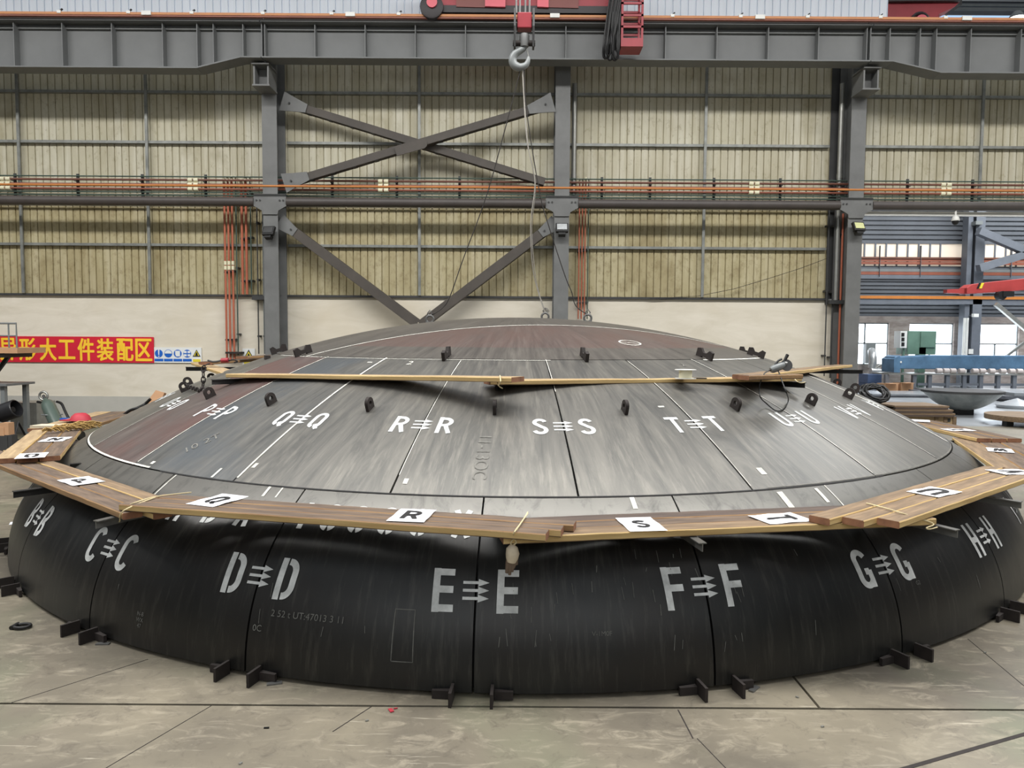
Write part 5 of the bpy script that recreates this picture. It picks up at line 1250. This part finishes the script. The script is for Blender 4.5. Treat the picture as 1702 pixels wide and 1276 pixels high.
# red crane boom
Yb = 27.0
t = thing('crane_boom', 'bright red tapered crane boom with yellow and black stripes in the far hall', 'crane', F(1640, 480, Yb))
mx = frame((0, Yb, 0), (1, 0, 0), (0, 0, 1)); pp = lambda L__: [(F(x, y, Yb).x, F(x, y, Yb).z) for x, y in L__]
m = MB(); m.prism(pp([(1600, 489), (1655, 486), (1720, 481), (1720, 461), (1640, 469), (1608, 473), (1600, 479)]), mx, -.25, .25); m.build('boom', 'jib_red', t, bevel=.02)
m = MB(); m.prism(pp([(1571, 487), (1602, 488), (1602, 480), (1571, 481)]), mx, -.12, .12); m.build('boom_tip', 'jib_red', t)
m = MB(); m.prism(pp([(1620, 480), (1624, 480), (1628, 471), (1624, 471)]), mx, .25, .27); m.build('stripe', 'sign_yellow', t)
m = MB(); m.prism(pp([(1616, 480), (1619, 480), (1623, 471), (1620, 471)]), mx, .25, .27); m.build('stripe', 'black', t)
m = MB(); P = F(1663, 491, Yb-.3); m.lathe([(0, -.12), (.16, -.12), (.16, .12), (0, .12)], P, 16, Rw); m.box(P+Vector((.2, 0, .05)), (.4, .3, .2)); m.build('trolley', 'black', t)
# security camera under the tube beam
P = PY(1589, 366, YC); t = thing('security_camera', 'white and black dome camera hanging from the tube beam', 'camera', P)
m = MB(); m.cyl((P.x, YC+.02, P.z+.08), (P.x, YC+.02, 4.62), .02, 8); m.build('stem', 'white_plastic', t)
m = MB(); m.lathe([(.02, .1), (.06, .07), (.08, .0), (.075, -.01), (0, -.01)], (P.x, YC+.02, P.z), 20); m.build('housing', 'white_plastic', t, smooth=45)
m = MB(); m.lathe([(.066, -.01), (.06, -.05), (.035, -.085), (0, -.095)], (P.x, YC+.02, P.z), 20); m.build('dome_lens', 'black', t, smooth=60)
# machines
Ym = 29.0
def pz(px, py, Y): return F(px, py, Y)
t = thing('planing_machine', 'long blue planing machine beam on a bench in the far hall', 'machine', (pz(1580, 620, Ym).x, Ym, 0))
m = MB(); mx = frame((0, Ym, 0), (1, 0, 0), (0, 0, 1)); q = lambda L__, Y=Ym: [(F(x, y, Y).x, F(x, y, Y).z) for x, y in L__]
m.prism(q([(1476, 612), (1760, 615), (1760, 591), (1535, 590), (1500, 592), (1478, 592)]), mx, -.4, .4); m.build('main_beam', 'blue_paint', t, bevel=.03)
m = MB(); m.prism(q([(1475, 618), (1485, 618), (1485, 590), (1475, 596)]), mx, -.45, .5); m.build('end_cap', 'blue_paint', t)
m = MB(); boxpx(m, 1495, 600, 1499, 603, Ym-.47, .05); m.build('maker_plate', 'white_plastic', t)
m = MB(); a, b = pz(1485, 0, Ym).x, pz(1760, 0, Ym).x; z = pz(1600, 620, Ym).z; m.bb((a, Ym-.7, z-.05), (b, Ym+.6, z)); m.build('bench_top', 'galv', t)
for i, px in enumerate((1484, 1530, 1556, 1586, 1614, 1642, 1671, 1698, 1726)):
    m = MB(); x = pz(px, 0, Ym).x; m.bb((x-.07, Ym-.65, 0), (x+.07, Ym-.5, z-.05)); m.build('leg', 'hall_steel', t)
m = MB(); m.bb((a+1.2, Ym-.6, .25), (b, Ym-.55, .35)); m.build('stretcher', 'hall_steel', t)
for i, px in enumerate((1560, 1572, 1583, 1598, 1620, 1632, 1648, 1666, 1681, 1694)):
    m = MB(); P = pz(px, 616.5, Ym-.55); m.cyl((P.x-.1, P.y, z+.11), (P.x+.11, P.y, z+.11), .1, 12)
    tag(m.build('paper_roll', 'roller', origin=(P.x, P.y, z), smooth=40), 'pale roll on the bench under the blue beam, %s from the left' % ('first', 'second', 'third', 'fourth', 'fifth', 'sixth', 'seventh', 'eighth', 'ninth', 'tenth')[i], 'roll', 'rolls on the bench')
t = thing('control_cabinet', 'green machine cabinet standing above the blue beam in front of a window', 'cabinet', pz(1530, 590, Ym+1))
m = MB(); boxpx(m, 1508, 550, 1557, 589, Ym+.9, .9); m.build('body', 'cabinet_green', t, bevel=.02)
m = MB(); boxpx(m, 1530, 551, 1556, 577, Ym+.86, .04); m.build('door', 'cabinet_green', t)
m = MB(); boxpx(m, 1496, 550, 1508, 578, Ym+.8, .5); m.build('control_panel', 'white_plastic', t)
for y0 in (553, 561, 569): m = MB(); boxpx(m, 1498.5, y0, 1503.5, y0+6, Ym+.78, .03); m.build('panel_opening', 'black', t)
m = MB()
for pa, pb, dd in ((1501, 1504, .1), (1528, 1539, .3)): m.bb((F(pa, 578, Ym+.9).x, Ym+.9, 0), (F(pb, 578, Ym+.9).x, Ym+.9+dd, F(pa, 577, Ym+.9).z))
m.build('stand', 'cabinet_green', t)
t = thing('exhaust_duct', 'pale foil exhaust duct bending down by the left far window', 'duct', pz(1447, 615, 30.5))
m = MB(); m.tube(catmull([pz(1449, 583, 30.9), pz(1450, 590, 30.6), pz(1451, 600, 30.5), pz(1449, 612, 30.5)], 5), .16, 14); m.build('duct_hose', 'foil', t, smooth=60)
m = MB(); boxpx(m, 1439, 571, 1456, 604, 31.6, .2); m.build('duct_panel', 'grey_pipe', t)
t = thing('tank_unit', 'navy blue pump unit on the floor by the far wall', 'machine', PZ(1452, 637, 0))
m = MB(); boxpx(m, 1442, 622, 1466, 637, 30.0, .8); q0 = F(1442, 637, 30.0); m.bb((q0.x, 30, 0), (F(1466, 637, 30).x, 30.8, q0.z)); m.build('tank', 'navy', t, bevel=.02)
m = MB(); P = pz(1455, 617, 30.4); m.cyl(P+Vector((-.2, 0, 0)), P+Vector((.2, 0, 0)), .14, 14); m.build('motor', 'foil', t, smooth=40)
m = MB(); m.tube(catmull([pz(1455, 613, 30.4), pz(1462, 607, 30.4), pz(1470, 606, 30.4), pz(1475, 612, 30.4), pz(1477, 622, 30.4)], 5), .04, 8); m.build('hose', 'galv', t, smooth=60)
for (a, b, c_, d_, lab) in ((1467, 627, 1492, 641, 'tilted cardboard carton by the navy pump unit'), (1494, 625, 1517, 640, 'larger cardboard carton with brown wrap right of the tilted carton')):
    P = pz((a+c_)/2, d_, 28.2); t = thing('carton', lab, 'box', (P.x, 28.2, 0)); w_ = pz(c_, 0, 28.2).x-pz(a, 0, 28.2).x; h2 = pz(0, b, 28.2).z-pz(0, d_, 28.2).z
    m = MB(); m.box((P.x, 28.4, h2/2), (w_, .5, h2), .15); m.build('carton_body', 'cardboard', t); m = MB(); m.box((P.x, 28.1, h2+.01), (w_*.8, .3, .02), .3); m.build('flap', 'cardboard', t)
# plates lying on the far floor, bowl on a pedestal, round table, crate
pi_ = [(1440, 660, 1545, 655, 'wide dark plate stack on the far floor left of the bowl', .12), (1530, 653.5, 1702, 649.5, 'long plate stack on the far floor behind the bowl', .16), (1575, 648.5, 1760, 645.8, 'pale plate stack in front of the bench', .16), (1676, 668, 1760, 661, 'plate stack right of the bowl', .3)]
for x0, y0, x1, y1, lab, h2 in pi_:
    A_ = PZ(x0, y0, 0); B_ = PZ(x1, y1, 0); t = thing('plate_stack', lab, 'plates', ((A_.x+B_.x)/2, (A_.y+B_.y)/2, 0), 'plate stacks in the far hall')
    for k_ in range(3):
        m = MB(); e = .12*k_*(-1)**k_; m.bb((A_.x+e, A_.y+e*.3, h2*k_/3), (max(B_.x, A_.x+1)+e, B_.y+e*.3, h2*(k_+.96)/3)); m.build('plate', 'plate_pile' if k_ < 2 else 'floor_far', t)
Bc = PZ(1613, 690, 0); Bc = Vector((12.0, 19.1, 0))
zr_ = PY(1612, 652, 19.1).z; rb = (PY(1672, 650, 19.1).x-PY(1552, 650, 19.1).x)/2; xcb = PY(1611, 650, 19.1).x; zbm = PY(1612, 683, 19.1).z
t = thing('steel_bowl', 'weathered steel bowl shaped vessel head standing on a dark pedestal in the far hall', 'vessel head', (xcb, 19.4, 0))
dp = zr_-zbm; m = MB(); N_ = 14
prof = [(0.02, 0)]+[(rb*math.sin(rad(90*i/N_)), dp*(1-math.cos(rad(90*i/N_)))) for i in range(1, N_+1)]
prof = [(r, dp*(r/rb)**2.3) for r, _ in prof]
m.lathe(prof+[(rb-.03, dp), (rb*.6, dp*.32), (.02, .04)], (xcb, 19.4, zbm), 48); m.build('bowl', 'bowl_steel', t, smooth=40)
m = MB(); m.lathe([(rb-.06, -.015), (rb+.02, -.02), (rb+.02, .04), (rb-.06, .04)], (xcb, 19.4, zr_), 48); m.build('rim', 'dark_grey', t, smooth=40)
w2 = (PY(1627, 690, 19.1).x-PY(1601, 690, 19.1).x)/2
t = thing('pedestal', 'dark square pedestal under the steel bowl in the far hall', 'pedestal', (xcb, 19.4, 0))
m = MB(); m.bb((xcb-w2, 19.4-w2, 0), (xcb+w2, 19.4+w2, zbm+.06)); m.build('pedestal_body', 'black', t)
P = PZ(1690, 712, 0); tc_ = Vector((12.2, 16.9, 0)); zt3 = PY(1680, 689, 16.9).z
t = thing('round_table', 'round plate topped low table at the right edge', 'table', tc_)
xr3 = tc_.x-PY(1648, 689, 16.9).x
m = MB(); m.lathe([(0, -.12), (xr3-.01, -.12), (xr3, -.1), (xr3, 0), (0, 0)], tc_+Vector((0, 0, zt3)), 48); m.build('table_plate', 'plank_tan', t, smooth=30)
for a in (200, 270, 340, 90): m = MB(); q = tc_+Vector((xr3*.82*math.cos(rad(a)), xr3*.82*math.sin(rad(a)), 0)); m.bb((q.x-.08, q.y-.08, 0), (q.x+.08, q.y+.08, zt3-.1)); m.build('leg', 'black', t)
m = MB(); m.lathe([(0, 0), (.5, 0), (.55, .1), (0, .3)], PZ(1690, 678, .0), 28); tag(m.build('small_dome', 'floor_far', origin=PZ(1690, 678, 0), smooth=40), 'small pale round dome on the floor behind the round table', 'dome')
# wooden crate with pallets on it
Yk = 16.4; a = PY(1505, 705, Yk); b = PY(1588, 705, Yk); ztc = PY(1560, 692, Yk).z
t = thing('wooden_crate', 'pale wooden crate with a dark stamp beyond the right walkway', 'crate', ((a.x+b.x)/2, Yk, 0))
m = MB(); m.bb((a.x, Yk, 0), (b.x, Yk+.9, ztc)); m.build('crate_body', 'plank_yellow', t)
for px in (1556, 1571, 1586): m = MB(); x = PY(px, 700, Yk).x; m.bb((x-.04, Yk-.02, 0), (x+.04, Yk, ztc)); m.build('batten', 'plank_tan', t)
m = MB(); boxpx(m, 1572, 695, 1580, 701, Yk-.012, .01); m.build('stamp', 'dark_grey', t)
for i, (p0, p1, y) in enumerate(((1490, 1588, 690), (1487, 1585, 684), (1487, 1578, 679))):
    a2, b2 = PY(p0, y, Yk-.1), PY(p1, y, Yk-.1); z0 = ztc+i*.085
    t = thing('wooden_pallet', '%s wooden pallet lying on the pale crate' % ('lowest', 'middle', 'topmost')[i], 'pallet', ((a2.x+b2.x)/2, Yk+.4, z0), 'pallets on the crate')
    m = MB(); m.bb((a2.x, Yk-.1, z0+.045), (b2.x, Yk+.9, z0+.08)); m.build('deck', 'plank_tan', t)
    for y_ in (Yk-.1, Yk+.35, Yk+.8): m = MB(); m.bb((a2.x+.02, y_, z0), (b2.x-.02, y_+.1, z0+.045)); m.build('runner', 'plank_dark', t)
# red end carriage of the neighbouring hall's crane
Yr = 16.2; t = thing('crane_end_carriage', 'red crane end carriage with wheel at the top right behind the runway girder', 'crane', PY(1510, 36, Yr))
mx = frame((0, Yr, 0), (1, 0, 0), (0, 0, 1)); q = lambda L__: [(F(x, y, Yr).x, F(x, y, Yr).z) for x, y in L__]
m = MB(); m.prism(q([(1400, 45), (1549, 45), (1552, 30), (1578, 18), (1585, 11), (1585, 2), (1400, 4)]), mx, -.2, .2); m.build('carriage_beam', 'crane_red', t)
m = MB(); m.prism(q([(1400, 13.5), (1583, 11.5), (1583, 9), (1400, 11)]), mx, .2, .3); m.build('flange', 'wheel_dark', t)
m = MB(); P = F(1529, 37, Yr-.25); m.lathe([(0, -.08), (.13, -.08), (.13, .08), (0, .08)], P, 24, Rw); m.build('wheel', 'crane_pink', t, smooth=40)
m = MB(); m.tube([P+Vector((.19*math.cos(rad(a)), 0, .19*math.sin(rad(a)))) for a in range(0, 181, 20)]+[P+Vector((-.19, 0, -.2))], .035, 6); m.build('wheel_guard', 'wheel_dark', t)
m = MB(); m.prism(q([(1578, 12), (1592, 13), (1592, 0), (1578, 0)]), mx, -.15, .15); m.build('buffer', 'black', t)
